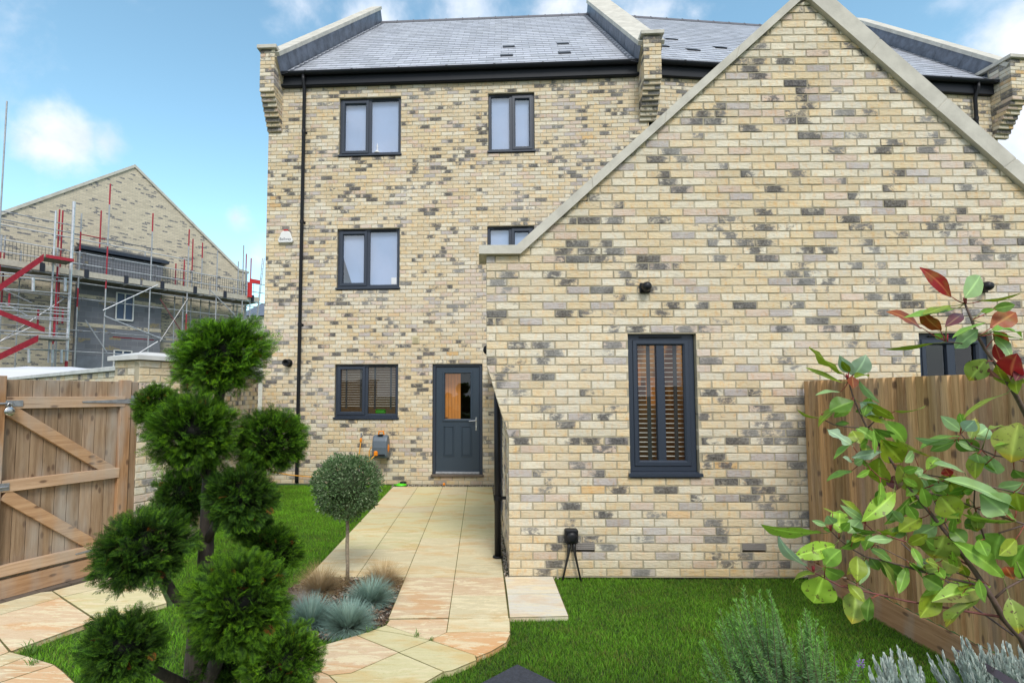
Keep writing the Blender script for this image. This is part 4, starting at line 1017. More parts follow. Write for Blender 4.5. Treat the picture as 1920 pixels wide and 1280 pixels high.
for (xa, za), (xb, zb) in (((-1.0, 1.555), (-.20, .965)), ((-1.02, .87), (-.30, .275))):
    m = MB(); L = math.hypot(xb-xa, zb-za); m.box(-.02, L+.02, -.044, -.002, -.048, .048, (1.0, .86, .74), ch=.003)
    an = math.atan2(zb-za, xb-xa); m.v = [(xa+.02+(v[0])*math.cos(an)-v[2]*math.sin(an), v[1], za-.03+(v[0])*math.sin(an)+v[2]*math.cos(an)) for v in m.v]
    m.build('brace', 'wood_rail', gate)
m = MB(); m.box(-1.04, -.02, -.03, .02, .0, .155, (.95, .8, .68), ch=.003); m.build('gravel_board', 'wood_rail', gate)
for z, xb in ((1.605, -.47), (.232, -.47)):
    m = MB(); m.prism([(-.03, -.049, z-.02), (-.03, -.049, z+.025), (xb, -.049, z+.006), (xb, -.049, z-.006)], (0, -.005, 0)); m.box(-.035, .03, -.055, -.049, z-.06, z+.06)
    for q in range(4): m.lathe((-.08-q*.1, -.054, z+.002), (0, -1, 0), [(.007, 0), (.006, .003)], 8)
    m.build('strap_hinge', 'galv', gate)
m = MB(); m.box(-1.09, -.925, -.054, -.048, 1.575, 1.625); m.tube([(-1.12, -.062, 1.60), (-.99, -.062, 1.60)], .008, 10); m.box(-1.02, -1.0, -.075, -.05, 1.58, 1.62); m.box(-1.06, -.99, -.056, -.049, .885, .945); m.tube([(-1.12, -.062, .915), (-1.0, -.062, .915)], .007, 8)
m.build('bolt', 'galv', gate)
pad = thing('padlock', 'round steel padlock hanging from the gate bolt', 'padlock', (0, 0, 0)); pad.location = gate.location; pad.rotation_euler = gate.rotation_euler
m = MB(); m.lathe((-1.03, -.075, 1.535), (0, -1, 0), [(.012, -.002), (.034, 0), (.038, .006), (.038, .02), (.034, .026), (.012, .028)], 24); m.build('body', 'chrome', pad, True)
m = MB(); m.tube([(-1.045, -.09, 1.565), (-1.045, -.09, 1.59), (-1.038, -.09, 1.603), (-1.022, -.09, 1.603), (-1.015, -.09, 1.59), (-1.015, -.09, 1.565)], .005, 8); m.build('shackle', 'chrome', pad, True)
def post(name, label, loc, x0, x1, y0, y1, z1, tint=(1, .8, .62)):
    t = thing(name, label, 'post', loc, GA); m = MB(); m.box(x0, x1, y0, y1, -.1, z1, tint, ch=.004); m.build('post', 'wood_board', t); return t
post('gate_post', 'slim wooden gate post against the brick pier at the hinge side', (-3.765, .295, 0), -.018, .045, -.03, .06, 1.8, (.72, .66, .6))
post('gate_post', 'orange brown wooden post at the bolt side of the gate, cut by the photo edge', (-3.765, .295, 0), -1.15, -1.043, -.055, .05, 1.83)
LOCAL[0] = False

# ------------------------------------------------------------------ boundary brick walls
pr_ang = -(math.atan2(.8909, .4541))
PF = Frame((-3.745, .335, 0), pr_ang)     # s away from the camera along the gate line, d to the garden
pier = thing('brick_pier', 'square brick pier with a white stone cap beside the gate hinge', 'pier', (-3.66, .5, 0))
bp = Brick(PF)
bp.wall(0, 27, lambda z: 0.0, lambda z: .44, [], phase=0, d=.04)
m0 = bp.m; 
for r in range(27):
    for (a, b) in ((0, .1), (.34, .44)):
        for q in (0, 1):
            bp.b.box(a, b, -.4+q*.185+(.05 if r % 2 else 0), -.4+q*.185+.175+(.0 if r % 2 else .0), r*.075, r*.075+.065, brick_col()+(random.choice((0, 0, 0, .85)),), ch=.003)
m0.box(.006, .434, -.4, -.06, 0, 2.02)
bp.build(pier)
m = PF.mb(); m.add([(-.05, .085, 2.025), (.49, .085, 2.025), (.49, -.45, 2.025), (-.05, -.45, 2.025), (-.05, .085, 2.07), (.49, .085, 2.07), (.49, -.45, 2.07), (-.05, -.45, 2.07), (.13, -.09, 2.115), (.31, -.09, 2.115), (.31, -.27, 2.115), (.13, -.27, 2.115)],
    [(3, 2, 1, 0), (0, 1, 5, 4), (1, 2, 6, 5), (2, 3, 7, 6), (3, 0, 4, 7), (4, 5, 9, 8), (5, 6, 10, 9), (6, 7, 11, 10), (7, 4, 8, 11), (8, 9, 10, 11)]); m.build('cap', 'white_coping', pier)
# wall from the pier back to the house corner
A = np.array([-3.56, .72]); B = np.array([-4.46, 5.05]); d = B-A; Lw = np.hypot(*d); ang = -math.atan2(d[1], d[0])
WF = Frame((A[0], A[1], 0), ang)
wl = thing('boundary_wall', 'brick garden wall running from the pier back to the corner of the house', 'wall', (A[0], A[1], 0))
bb = Brick(WF); bb.wall(0, 26, lambda z: 0, lambda z: Lw, [], d=.0); bb.build(wl)
m = WF.mb(); m.box(0, Lw, -.215, -.11, 0, 1.94); m.build('inner_leaf', 'far_brick', wl)
m = WF.mb(); m.box(0, Lw-.03, -.25, .035, 1.945, 2.0, ch=.006); m.build('coping', 'white_coping', wl)
# wall going off to the left behind the gate
A = np.array([-3.83, .56]); B = np.array([-11.5, 7.0]); d = A-B; Lw = np.hypot(*d); ang = -math.atan2(d[1], d[0])
VF = Frame((B[0], B[1], 0), ang)
wl = thing('boundary_wall', 'low brick wall with a white coping leading away behind the gate', 'wall', (A[0], A[1], 0))
bb = Brick(VF); bb.wall(.6, 18, lambda z: 0, lambda z: Lw, [], d=.0); bb.build(wl)
m = VF.mb(); m.box(0, Lw, -.215, -.11, 0, 1.94); m.box(0, Lw, -.11, -.02, 0, .59); m.build('inner_leaf', 'far_brick', wl)
m = VF.mb(); x = 0
while x < Lw-.1: m.box(x, min(x+.597, Lw), -.25, .035, 1.945, 2.0, ch=.005); x += .6
m.build('coping', 'white_coping', wl)

# ------------------------------------------------------------------ close boarded fence on the right
LOCAL[0] = True
FX = 2.765
fence = thing('wooden_fence', 'close boarded timber fence running from the gable wall along the right edge', 'fence', (FX, -.012, 0), -math.pi/2)   # local x towards the camera, local -y is the garden side
m = MB(); x = .0
while x < 4.2:
    w = random.uniform(.085, .1); c = random.choice((.62, .8, .9, 1.0, 1.12))*random.uniform(.93, 1.07); y = -.0
    # feather edge board: thick edge one side, thin edge under the next
    m.add([(x, y, .16), (x+w+.012, y, .16), (x+w+.012, y, 1.79), (x, y, 1.79), (x, y-.006, .16), (x+w+.004, y-.028, .16), (x+w+.004, y-.028, 1.79), (x, y-.006, 1.79)],
          [(0, 1, 2, 3), (7, 6, 5, 4), (0, 4, 5, 1), (3, 2, 6, 7), (0, 3, 7, 4), (1, 5, 6, 2)], (c, c*random.uniform(.94, 1.03), c*random.uniform(.9, 1.05)))
    x += w
m.build('boards', 'wood_fence', fence)
m = MB(); m.box(0, 1.80, -.04, -.02, -.05, .155, (.85, .68, .55), ch=.002); m.box(1.93, 4.2, -.04, -.02, -.05, .155, (.85, .7, .58), ch=.002)
m.box(1.80, 1.93, -.04, -.02, .12, .155, (.85, .68, .55)); m.box(1.80, 1.93, -.04, -.02, -.05, .06, (.85, .68, .55)); m.build('gravel_board', 'wood_rail', fence)
m = MB(); m.box(0, 1.9, .0, .05, .3, .37, (1, 1, 1)); m.box(0, 4.2, .0, .05, 1.5, 1.57, (1, 1, 1)); m.build('arris_rail', 'wood_rail', fence)
for x in (.03, 1.92):
    m = MB(); m.box(x, x+.09, .0, .09, -.2, 1.7, (.9, .75, .6)); m.build('post', 'wood_fence', fence)
LOCAL[0] = False

# ------------------------------------------------------------------ house under construction and its scaffold (left)
FF = Frame((-16.35, 19.08, 0), -math.atan2(.8, .6))
LOCAL[0] = True
def ffthing(name, label, cat): return thing(name, label, cat, tuple(FF.O), -FF.ang)
# in this frame local x = s along the wall, local y = -d, z up
site = ffthing('unfinished_house', 'gabled brick house under construction behind scaffolding', 'house')
m = MB(); m.prism([(-5.45, 0, -.3), (5.6, 0, -.3), (5.6, 0, 8.23), (5.22, 0, 8.26), (.05, 0, 12.2), (-5.45, 0, 8.05)], (0, 6, 0)); m.build('wall', 'far_brick', site)
m = MB(); m.prism([(-5.4, -.06, 8.05), (.05, -.06, 12.18), (.05, -.06, 12.32), (-5.5, -.06, 8.14)], (0, .45, 0)); m.prism([(.05, -.06, 12.18), (5.2, -.06, 8.26), (5.8, -.06, 8.22), (5.8, -.06, 8.32), (5.24, -.06, 8.38), (.05, -.06, 12.32)], (0, .45, 0)); m.build('coping', 'coping', site)
a0, zt = FF.hit(152, 466, .5); a1, zt1 = FF.hit(306, 495, .5)
m = MB(); m.box(a0, a1, -.5, 0, -.3, 7.75); m.build('block_bay', 'block', site)
m = MB(); m.box(a0-.1, a1+.2, -.68, .02, 7.80, 7.93); m.prism([(a0-.05, -.64, 7.93), (a1+.15, -.64, 7.93), (a1+.15, 0, 8.15), (a0-.05, 0, 8.15)], (0, 0, .02)); m.build('bay_roof', 'frame', site)
m = MB(); m.box(a0+.02, a1-.02, -.53, -.49, -.3, 3.3); m.build('render_panel', 'block_panel', site)
for zz in (4.55, 5.75): m = MB(); m.box(a0-.01, a1+.01, -.515, -.49, zz, zz+.15); m.build('brick_band', 'far_brick', site)
site_w = []
for (u0, v0, u1, v1) in ((218, 548, 250, 598), (213, 656, 246, 700)):
    s0, z1 = FF.hit(u0, v0, .5); s1, _ = FF.hit(u1, v0+8, .5); _, z0 = FF.hit(u0, v1, .5)
    m = MB(); m.box(s0, s1, -.53, -.51, z0, z1)
    w = m.build('window', 'site_glass', site)
    m = MB()
    for a, b, c, d in ((s0-.02, s0+.03, z0, z1), (s1-.03, s1+.02, z0, z1), ((s0+s1)/2-.025, (s0+s1)/2+.025, z0, z1), (s0, s1, z0-.05, z0+.02), (s0, s1, z1-.03, z1+.01)): m.box(a, b, -.58, -.53, c, d)
    m.build('window_frame', 'white_plastic', w)
scaf = ffthing('scaffold', 'red and silver tube scaffold round the unfinished house', 'scaffold')
GALV, RED, LGT = (.42, .43, .45), (.42, .03, .05), (.62, .64, .68)
def pole(u, v, d, ub, reds=(), r=.03, zb=-.2, col=GALV):
    s0, z1 = FF.hit(u, v, d)
    m = MB(); n = 12; P = [(s0, -d, zb+(z1-zb)*k/n) for k in range(n+1)]
    for k in range(n):
        c = col
        for (a, b) in reds:
            if a <= (k+.5)/n < b: c = RED
        m.tube([P[k], P[k+1]], r, 6, c)
    m.build('standard', 'steel', scaf)
for a in ((153, 400, 1.5, 0, ((.55, .68), (.8, .95))), (207, 345, 1.5, 0, ((.62, .74), (.95, 1.0))), (287, 400, 1.5, 0, ((.2, .3), (.9, 1))), (355, 430, 1.5, 0, ((.5, .6), (.9, 1))), (408, 470, 1.5, 0, ((.45, .62),)), (457, 460, 1.5, 0, ()),
          (112, 393, 1.3, 0, ((.85, 1), (.4, .55))), (118, 395, 1.0, 0, ((.5, 1),)), (190, 395, .35, 0, ((.85, 1), (.1, .2))), (272, 474, .35, 0, ()), (362, 448, .35, 0, ((.85, 1),)), (380, 455, .35, 0, ((.9, 1),)), (3, 440, 1.5, 0, ((.72, .95),)), (10, 442, .35, 0, ((.7, .95),)),
          (346, 485, 1.0, 0, ((.8, 1),)), (330, 494, .5, 0, ((.8, 1),)), (447, 490, .4, 0, ()), (462, 476, 1.0, 0, ((.95, 1),)), (471, 484, 1.5, 0, ((.8, 1),)), (463, 510, .9, 0, ()), (13, 190, 1.5, 0, ())): pole(*a)
pole(139, 378, 1.9, 0, ((.0, .07), (.12, .2), (.27, .3)), .055, col=LGT)
def rail(z, sa, sb, d, c=GALV, r=.024, z2=None, d2=None, name='ledger'):
    m = MB(); d2 = d if d2 is None else d2; z2 = z if z2 is None else z2; n = 6
    cc = lambda k: c
    m.tube([(sa, -d, z), (sb, -d2, z2)], r, 6, c); m.build(name, 'steel', scaf)
DK = FF.hit(235, 530, 1.5)[1]  # deck level
SR = FF.hit(485, 560, 1.5)[0]; SLf = -6.0
for z in (DK+.5, DK+.95, DK-.05): rail(z, SLf, SR+1.2, 1.5, LGT)
rail(DK+1.5, SLf, FF.hit(351, 500, 1.5)[0], 1.5, LGT)
s140, zt = FF.hit(140, 424, 1.5); rail(zt, SLf, s140+.3, 1.5); s150, zt2 = FF.hit(150, 440, 1.5); rail(zt2, SLf, s150, 1.5); s308, _ = FF.hit(308, 464, 1.5); rail(zt2+.02, s150, s150+.9, 1.5, RED); rail(zt2+.02, s150+.9, s308, 1.5, (.3, .3, .3))
for z in (6.2, 3.4): rail(z, SLf, SR, 1.45, (.5, .51, .53)); rail(z+.06, SLf, SR, .4, (.36, .36, .38))
for s_ in np.arange(-5.2, SR, 1.25):
    m = MB(); m.tube([(s_, -.33, -.2), (s_, -.33, DK+.9)], .027, 6, GALV); m.build('standard', 'steel', scaf)
for z in (5.55, 4.25, 2.6, 1.1): 
    rail(z, SLf, SR, 1.5); rail(z-.1, SLf, SR, .35, (.30, .31, .33))
for z in (4.1, 2.45): rail(z, -1, .6, 1.4, RED); rail(z, .6, SR-1, 1.4, (.33, .34, .36))
cm_ = MB(); cm_.box(-.045, .045, -.05, .05, -.05, .05, (.22, .22, .23), ch=.01); cp_ = None
for (u, v) in ((153, 600), (207, 600), (287, 600), (355, 600), (112, 600), (190, 600), (408, 600)):
    for z in (1.1, 2.6, 4.25, 5.55, DK+.5, DK+.95):
        s_, _z = FF.hit(u, v, 1.5)
        if cp_ is None: cp_ = o = cm_.build('coupler', 'steel', scaf)
        else: o = cp_.copy(); COL.objects.link(o); o.parent = scaf
        o.location = (s_, -1.5, z)
for s_ in np.arange(-5.5, SR, 1.6):
    rail(DK-.12, s_, s_, .1, (.3, .3, .3), .024, None, 2.0, 'transom')
for (u0, v0, u1, v1, c) in ((0, 640, 120, 560, GALV), (300, 640, 352, 560, (.3, .3, .31)), (352, 640, 300, 560, (.25, .1, .1)), (160, 600, 200, 660, GALV), (193, 582, 296, 534, LGT), (195, 592, 305, 636, LGT), (393, 543, 440, 590, LGT), (260, 662, 296, 640, LGT)):
    s0, z0 = FF.hit(u0, v0, 1.55); s1, z1 = FF.hit(u1, v1, 1.55); rail(z0, s0, s1, 1.55, c, .026, z1, name='brace')
m = MB()
for k, d in enumerate((.3, .54, .78, 1.02, 1.26)): m.box(SLf, SR, -d-.22, -d, DK-.04, DK, (.20, .17, .12, 1))
m.build('deck_boards', 'painted', scaf)
x = SLf
while x < SR-.2:
    m = MB(); m.box(x, min(x+2.9, SR), -1.56, -1.525, DK, DK+.23, (.52, .48, .40, 1)); x += 3.0; m.build('toe_board', 'painted', scaf)
x = SLf+1
while x < SR:
    m = MB(); m.box(x-.08, x+.08, -1.585, -1.562, DK-.05, DK+.3, (.03, .035, .05, 1)); x += 1.45
    m.build('toe_board_clip', 'painted', scaf)
m = MB(); x = SLf
while x < SR-.3:
    m.box(x, x+.012, -1.512, -1.50, DK+.2, DK+.95, (.08, .09, .10, 1)); x += .11
z = DK+.3
while z < DK+.93: m.box(SLf, SR-.3, -1.522, -1.514, z, z+.01, (.08, .09, .1, 1)); z += .13
m.build('brick_guard', 'painted', scaf)
# stair tower with red stringers on the left
st = ffthing('stair_tower', 'scaffold stair tower with red stringers left of the block bay', 'stair tower')
def seg(u0, v0, u1, v1, d, r, c, nm, flat=0):
    s0, z0 = FF.hit(u0, v0, d); s1, z1 = FF.hit(u1, v1, d); m = MB()
    if flat: m.prism([(s0, -d, z0-flat), (s1, -d, z1-flat), (s1, -d, z1+flat), (s0, -d, z0+flat)], (0, .05, 0), c)
    else: m.tube([(s0, -d, z0), (s1, -d, z1)], r, 6, c)
    m.build(nm, 'steel', st)
for d in (2.1, 2.9):
    seg(-30, 560, 82, 482, d, .05, RED, 'stringer', .13); seg(-40, 570, 84, 618, d, .04, RED, 'stringer', .09); seg(-20, 678, 72, 634, d, .05, RED, 'stringer', .12)
s0, z0 = FF.hit(80, 482, 2.5); s1, _ = FF.hit(132, 486, 2.5)
m = MB(); m.box(s0, s1, -2.9, -2.0, z0-.06, z0, (.22, .20, .14, 1)); m.box(s0, s1, -2.92, -2.9, z0-.08, z0+.04, RED); m.build('landing', 'painted', st)
s0, z0 = FF.hit(70, 632, 2.5); s1, _ = FF.hit(126, 634, 2.5); m = MB(); m.box(s0, s1, -2.9, -2.0, z0-.06, z0, (.3, .3, .28, 1)); m.build('landing', 'painted', st)
for (y0, y1) in ((508, 522), (514, 529), (538, 551), (566, 578), (572, 584), (590, 602), (618, 626), (624, 632), (651, 657), (587, 598), (578, 590)):
    seg(-30, y0, 130, y1, 2.1, .022, LGT, 'rail')
for x in (62, 122): 
    seg(x, 520, x, 546, 2.1, .05, LGT, 'bracket'); 
for x in (98, 54, 115): seg(x, 655, x, 680, 2.1, .045, LGT, 'bracket')
for (a, b, c, d_, cc) in ((105, 395, 108, 680, LGT), (108, 500, 105, 640, RED), (72, 580, 71, 612, RED), (118, 580, 117, 606, RED), (18, 550, 17, 575, RED)): 
    s0, z1 = FF.hit(a, b, 2.0); _, z0 = FF.hit(a, d_, 2.0); m = MB(); m.tube([(s0, -2.0, z0), (s0, -2.0, z1)], .035, 6, cc); m.build('standard', 'steel', st)
seg(0, 540, 60, 568, 2.1, .02, GALV, 'brace'); seg(10, 570, 52, 592, 2.1, .02, LGT, 'brace'); seg(0, 640, 60, 612, 2.1, .02, GALV, 'brace')
ban = ffthing('warning_flag', 'bright red plastic cover on the scaffold at its far right end', 'flag')
s0, z0 = FF.hit(466, 530, 1.6); m = MB(); m.box(s0-.05, s0+.12, -1.75, -1.6, z0-.75, z0-.0, (1, 1, 1)); m.box(s0+.05, s0+.55, -1.75, -1.6, z0+.0, z0+.2); m.build('cover', 'red_plastic', ban)
LOCAL[0] = False
# ladder leaning at the far right of the scaffold
m = MB()
for dx in (0, .28): m.tube([at(481+dx*4, 600, 30), at(492+dx*12, 484, 30)], .025, 5, LGT)
for k in range(12): a = at(481+k*.9, 600-k*9.6, 30); b = at(484+k*.93, 600-k*9.6, 30); m.tube([a, b], .015, 5, LGT)
tag(m.build('ladder', 'steel'), 'thin aluminium ladder leaning beside the corner of the brick house', 'ladder')
# slate roofed house beyond
m = MB(); c0 = at(452, 610, 55); c1 = at(500, 610, 55); z0 = -.3
far = thing('distant_house', 'pale distant house with a blue grey roof glimpsed beyond the scaffold', 'house', (c0[0], c0[1], 0))
h = at(470, 556, 55)[2]; he = at(470, 592, 55)[2]
m = MB(); m.box(c0[0], c1[0]+6, c0[1], c0[1]+8, z0, he); m.build('wall', 'coping', far)
m = MB(); m.add([(c0[0]-.3, c0[1]-.3, he), (c1[0]+6, c0[1]-.3, he), (c1[0]+6, c0[1]+4, h), (c0[0]+.4, c0[1]+4, h), (c0[0]-.3, c0[1]+8, he), (c1[0]+6, c0[1]+8, he)], [(0, 1, 2, 3), (3, 2, 5, 4), (0, 3, 4)]); m.build('roof', 'lead', far)
# white sheeted heap behind the wall
N = 24; V = []; F = []
A = at(-60, 700, 15); 
for i in range(N):
    for j in range(10):
        x, y = i/(N-1), j/9; z = 2.12+.38*(math.sin(math.pi*min(1, x*1.15+.05))**.6)*(math.sin(math.pi*y)**.6)+.02*math.sin(i*1.7+j*2.1)
        if i in (0, N-1) or j in (0, 9): z = -.2
        V.append((-15.5+6.2*x, 8.8+2.6*y+2*x, z)); 
for i in range(N-1):
    for j in range(9): k = i*10+j; F.append((k, k+10, k+11, k+1))
m = MB(); m.add(V, F); tag(m.build('tarpaulin', 'tarp', None, True), 'greyish white sheeted heap behind the left wall below the scaffold', 'tarpaulin')

# ------------------------------------------------------------------ plants
def ribbon_clump(name, label, cat, c, n, h, spread, w, base, tip, droop=.6, group=None, seed=1, curl=1.0):
    r = np.random.default_rng(seed); S = 6
    az = r.uniform(0, 2*np.pi, n); el = np.arccos(1-r.uniform(0.02, 1, n)**.9*1.0)*.98   # from the vertical
    L = h*r.uniform(.65, 1.08, n); p0 = np.c_[np.cos(az), np.sin(az)]*(r.uniform(0, spread, (n, 1)))
    t = np.linspace(0, 1, S)[None, :]
    e = el[:, None]+droop*t**1.5*r.uniform(.3, 1.3, (n, 1))*np.sin(el)[:, None]
    seg = (L/(S-1))[:, None]
    dr = np.concatenate([np.zeros((n, 1)), np.cumsum(np.sin(e[:, :-1])*seg, 1)], 1); dz = np.concatenate([np.zeros((n, 1)), np.cumsum(np.cos(e[:, :-1])*seg, 1)], 1)
    wob = (r.normal(0, .012, (n, 1))*t**2*curl)
    x = p0[:, :1]+np.cos(az)[:, None]*dr-np.sin(az)[:, None]*wob; y = p0[:, 1:]+np.sin(az)[:, None]*dr+np.cos(az)[:, None]*wob
    ww = w*(1-t**1.6*.9)*r.uniform(.7, 1.2, (n, 1)); sx, sy = -np.sin(az)[:, None]*ww, np.cos(az)[:, None]*ww
    V = np.stack([np.stack([x-sx, y-sy, dz], -1), np.stack([x+sx, y+sy, dz], -1)], 2)+np.array(c)     # n,S,2,3
    idx = np.arange(n)[:, None]*(S*2)+np.arange(S-1)[None]*2
    F = np.stack([idx, idx+1, idx+3, idx+2], -1).reshape(-1, 4)
    k = r.uniform(.75, 1.25, (n, 1, 1)); tt = t[..., None]
    C = ((np.array(base)*(1-tt)+np.array(tip)*tt)*k)[:, :, None, :].repeat(2, 2)
    o = npmesh(name, V.reshape(-1, 3), F, C.reshape(-1, 3), 'leaf'); return tag(o, label, cat, group)
BL = ((.22, .26, .18), (.33, .50, .44)); BR = ((.46, .40, .30), (.50, .34, .14))
for i, (u, v, lab) in enumerate(((582, 1172, 'leftmost of three blue grass tufts in the bark bed'), (652, 1178, 'front middle blue grass tuft in the bark bed'), (695, 1130, 'blue grass tuft at the right, nearest the path'))):
    p = on_plane(u, v, (0, 0, 1), -.02); ribbon_clump('blue_fescue', lab, 'ornamental grass', p, 2100, .235, .03, .0023, *BL, droop=.6, group='blue fescue tufts in the bed', seed=20+i)
for i, (u, v, lab, hh) in enumerate(((600, 1108, 'dry brown grass tuft left of the lollipop tree stem', .27), (716, 1098, 'dry brown grass tuft right of the lollipop tree stem', .25), (560, 1150, 'faded straw coloured grass behind the leftmost blue tuft', .2))):
    p = on_plane(u, v, (0, 0, 1), -.02); ribbon_clump('brown_grass', lab, 'ornamental grass', p, 2200, hh, .04, .0013, *(BR if i < 2 else ((.3, .27, .24), (.36, .32, .28))), droop=.5 if i < 2 else 1.1, group='brown grasses in the bed', seed=40+i)

# conifer sprays: flat fans of scale-leaf branchlets
def spray_template(r, n_side=9, L=1.0):
    V = []; F = []; C = []
    def loz(p, q, w, c0, c1):
        p = np.array(p); q = np.array(q); d = q-p; d = d/(np.linalg.norm(d)+1e-9); nrm = np.array([-d[1], d[0], 0]); b = len(V)
        up = np.array([0, 0, w*.5])
        V.extend([p, p+(q-p)*.45+nrm*w+up*0, q, p+(q-p)*.45-nrm*w+up*0, p+(q-p)*.45+up*1.3]); F.extend([(b, b+1, b+4), (b+1, b+2, b+4), (b+2, b+3, b+4), (b+3, b, b+4)]); C.extend([c0, c0*.5+c1*.5, c1, c0*.5+c1*.5, (c0+c1)*.55])
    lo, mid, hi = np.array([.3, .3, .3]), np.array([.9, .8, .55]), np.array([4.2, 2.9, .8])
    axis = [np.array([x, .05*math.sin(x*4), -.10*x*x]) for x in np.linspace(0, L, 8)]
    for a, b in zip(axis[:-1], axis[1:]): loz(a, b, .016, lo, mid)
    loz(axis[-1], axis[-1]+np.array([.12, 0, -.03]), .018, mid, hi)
    for k in range(n_side*2):
        t = .12+.82*(k/(n_side*2)); s = 1 if k % 2 else -1; p = np.array([t*L, .05*math.sin(t*4), -.10*t*t]); l = (.50*(1-t)**.7+.12)*L*r.uniform(.75, 1.15); an = s*r.uniform(.62, .9)
        d = np.array([math.cos(an), math.sin(an), r.uniform(-.12, .12)]); q = p+d*l
        loz(p, p+d*l*.55, .015, lo*1.2, mid); loz(p+d*l*.5, q, .016, mid, hi)
        for j in range(3):
            tt = .3+.22*j; s2 = 1 if j % 2 else -1; e = p+d*l*tt; a2 = an+s2*.6; d2 = np.array([math.cos(a2), math.sin(a2), r.uniform(-.15, .15)]); loz(e, e+d2*l*.36*r.uniform(.7, 1.2), .013, mid, hi)
    return np.array(V), np.array(F), np.array(C)
def ball_mesh(name, seed, nsp, green, dark, size, holes=.0):
    r = np.random.default_rng(seed); TV, TF, TC = spray_template(r)
    D = r.normal(0, 1, (nsp, 3)); D /= np.linalg.norm(D, axis=1, keepdims=True)
    cc = r.normal(0, 1, (130, 3)); cc /= np.linalg.norm(cc, axis=1, keepdims=True); near = cc[np.argmax(D@cc.T, axis=1)]; kk = r.uniform(.1, .55, (nsp, 1)); D = D*(1-kk)+near*kk; D /= np.linalg.norm(D, axis=1, keepdims=True)
    crad = r.uniform(.94, 1.06, 130)[np.argmax(D@cc.T, axis=1)]
    # clumpy outline
    ph = r.uniform(0, 6, 6); bump = 1+.10*np.sin(D[:, 0]*6+ph[0])*np.sin(D[:, 1]*5+ph[1])+.08*np.sin(D[:, 2]*8+ph[2]+D[:, 0]*4)
    bump = bump*crad; rad = (r.uniform(.42, .86, nsp))*bump
    d2 = D+r.normal(0, .38, (nsp, 3)); d2[:, 2] += .12
    sc = size*r.uniform(.65, 1.3, nsp); sc[r.random(nsp) < .04] *= 1.5
    M = rot_to(d2, r.uniform(0, 2*np.pi, nsp), sc); L = D*rad[:, None]
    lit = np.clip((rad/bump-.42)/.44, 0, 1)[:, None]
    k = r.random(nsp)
    tint = (np.array(dark)*(1-lit)+np.array(green)*lit)*r.uniform(.65, 1.3, (nsp, 1))  # inner sprays painted darker: depth shade put into the tint
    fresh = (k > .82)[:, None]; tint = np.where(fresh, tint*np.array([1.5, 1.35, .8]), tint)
    brown = (k < .006)[:, None]; tint = np.where(brown, np.array([.085, .038, .018]), tint)
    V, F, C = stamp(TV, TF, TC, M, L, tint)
    # twiggy middle
    IVv, IFf = IV*.45, IF
    V2 = np.vstack([V, IVv]); F2_ = np.vstack([F, IFf+len(V)]); C2 = np.vstack([C, np.tile(np.array([.012, .014, .01]), (12, 1))])
    o = npmesh(name, V2, F2_, C2, 'leaf'); return o
TD = 2.62
con = thing('cloud_pruned_conifer', 'tall dark green conifer clipped into separate balls in the left foreground', 'tree', tuple(on_plane(385, 1365, (0, 0, 1), -.03)))
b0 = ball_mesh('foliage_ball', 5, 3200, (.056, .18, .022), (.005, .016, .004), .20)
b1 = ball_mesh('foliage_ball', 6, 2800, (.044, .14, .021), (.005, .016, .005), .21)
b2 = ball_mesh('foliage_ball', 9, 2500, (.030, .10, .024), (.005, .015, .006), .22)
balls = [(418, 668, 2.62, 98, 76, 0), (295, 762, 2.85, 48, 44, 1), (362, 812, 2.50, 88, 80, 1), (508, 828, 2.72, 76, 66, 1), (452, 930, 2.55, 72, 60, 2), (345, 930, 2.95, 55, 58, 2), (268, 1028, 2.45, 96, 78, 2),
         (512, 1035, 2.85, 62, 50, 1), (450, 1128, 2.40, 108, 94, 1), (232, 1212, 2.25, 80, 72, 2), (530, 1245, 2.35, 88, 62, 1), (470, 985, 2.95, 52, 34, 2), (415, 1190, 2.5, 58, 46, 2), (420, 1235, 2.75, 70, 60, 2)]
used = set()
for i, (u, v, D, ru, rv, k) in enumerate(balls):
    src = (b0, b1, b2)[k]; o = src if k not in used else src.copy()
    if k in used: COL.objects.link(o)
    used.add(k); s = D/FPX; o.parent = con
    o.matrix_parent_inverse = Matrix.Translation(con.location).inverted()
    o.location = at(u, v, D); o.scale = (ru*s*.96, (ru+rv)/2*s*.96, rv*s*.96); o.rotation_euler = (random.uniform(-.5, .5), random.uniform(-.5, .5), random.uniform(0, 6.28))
m = MB()
def lim(P, Rr_, c=(.11, .085, .07)): m.tube([at(u, v, D) for u, v, D in P], [r*2.6/FPX for r in Rr_], 10, c)
lim([(372, 1420, 2.68), (368, 1300, 2.68), (374, 1180, 2.68), (384, 1080, 2.66), (388, 990, 2.66), (392, 900, 2.64), (398, 820, 2.62), (412, 740, 2.62), (418, 690, 2.62)], [30, 27, 21, 15, 13, 12, 11, 9, 6])
lim([(378, 1360, 2.66), (398, 1260, 2.62), (420, 1200, 2.55), (440, 1150, 2.45)], [16, 14, 11, 8])
lim([(388, 1185, 2.6), (352, 1138, 2.55), (330, 1120, 2.5), (318, 1100, 2.48), (285, 1050, 2.45)], [9, 9, 9, 8, 6])
lim([(390, 1010, 2.64), (410, 970, 2.58), (435, 940, 2.56)], [8, 7, 5]); lim([(392, 960, 2.64), (450, 880, 2.7), (500, 840, 2.72)], [8, 6, 5]); lim([(392, 900, 2.64), (360, 850, 2.55), (360, 830, 2.5)], [8, 7, 5])
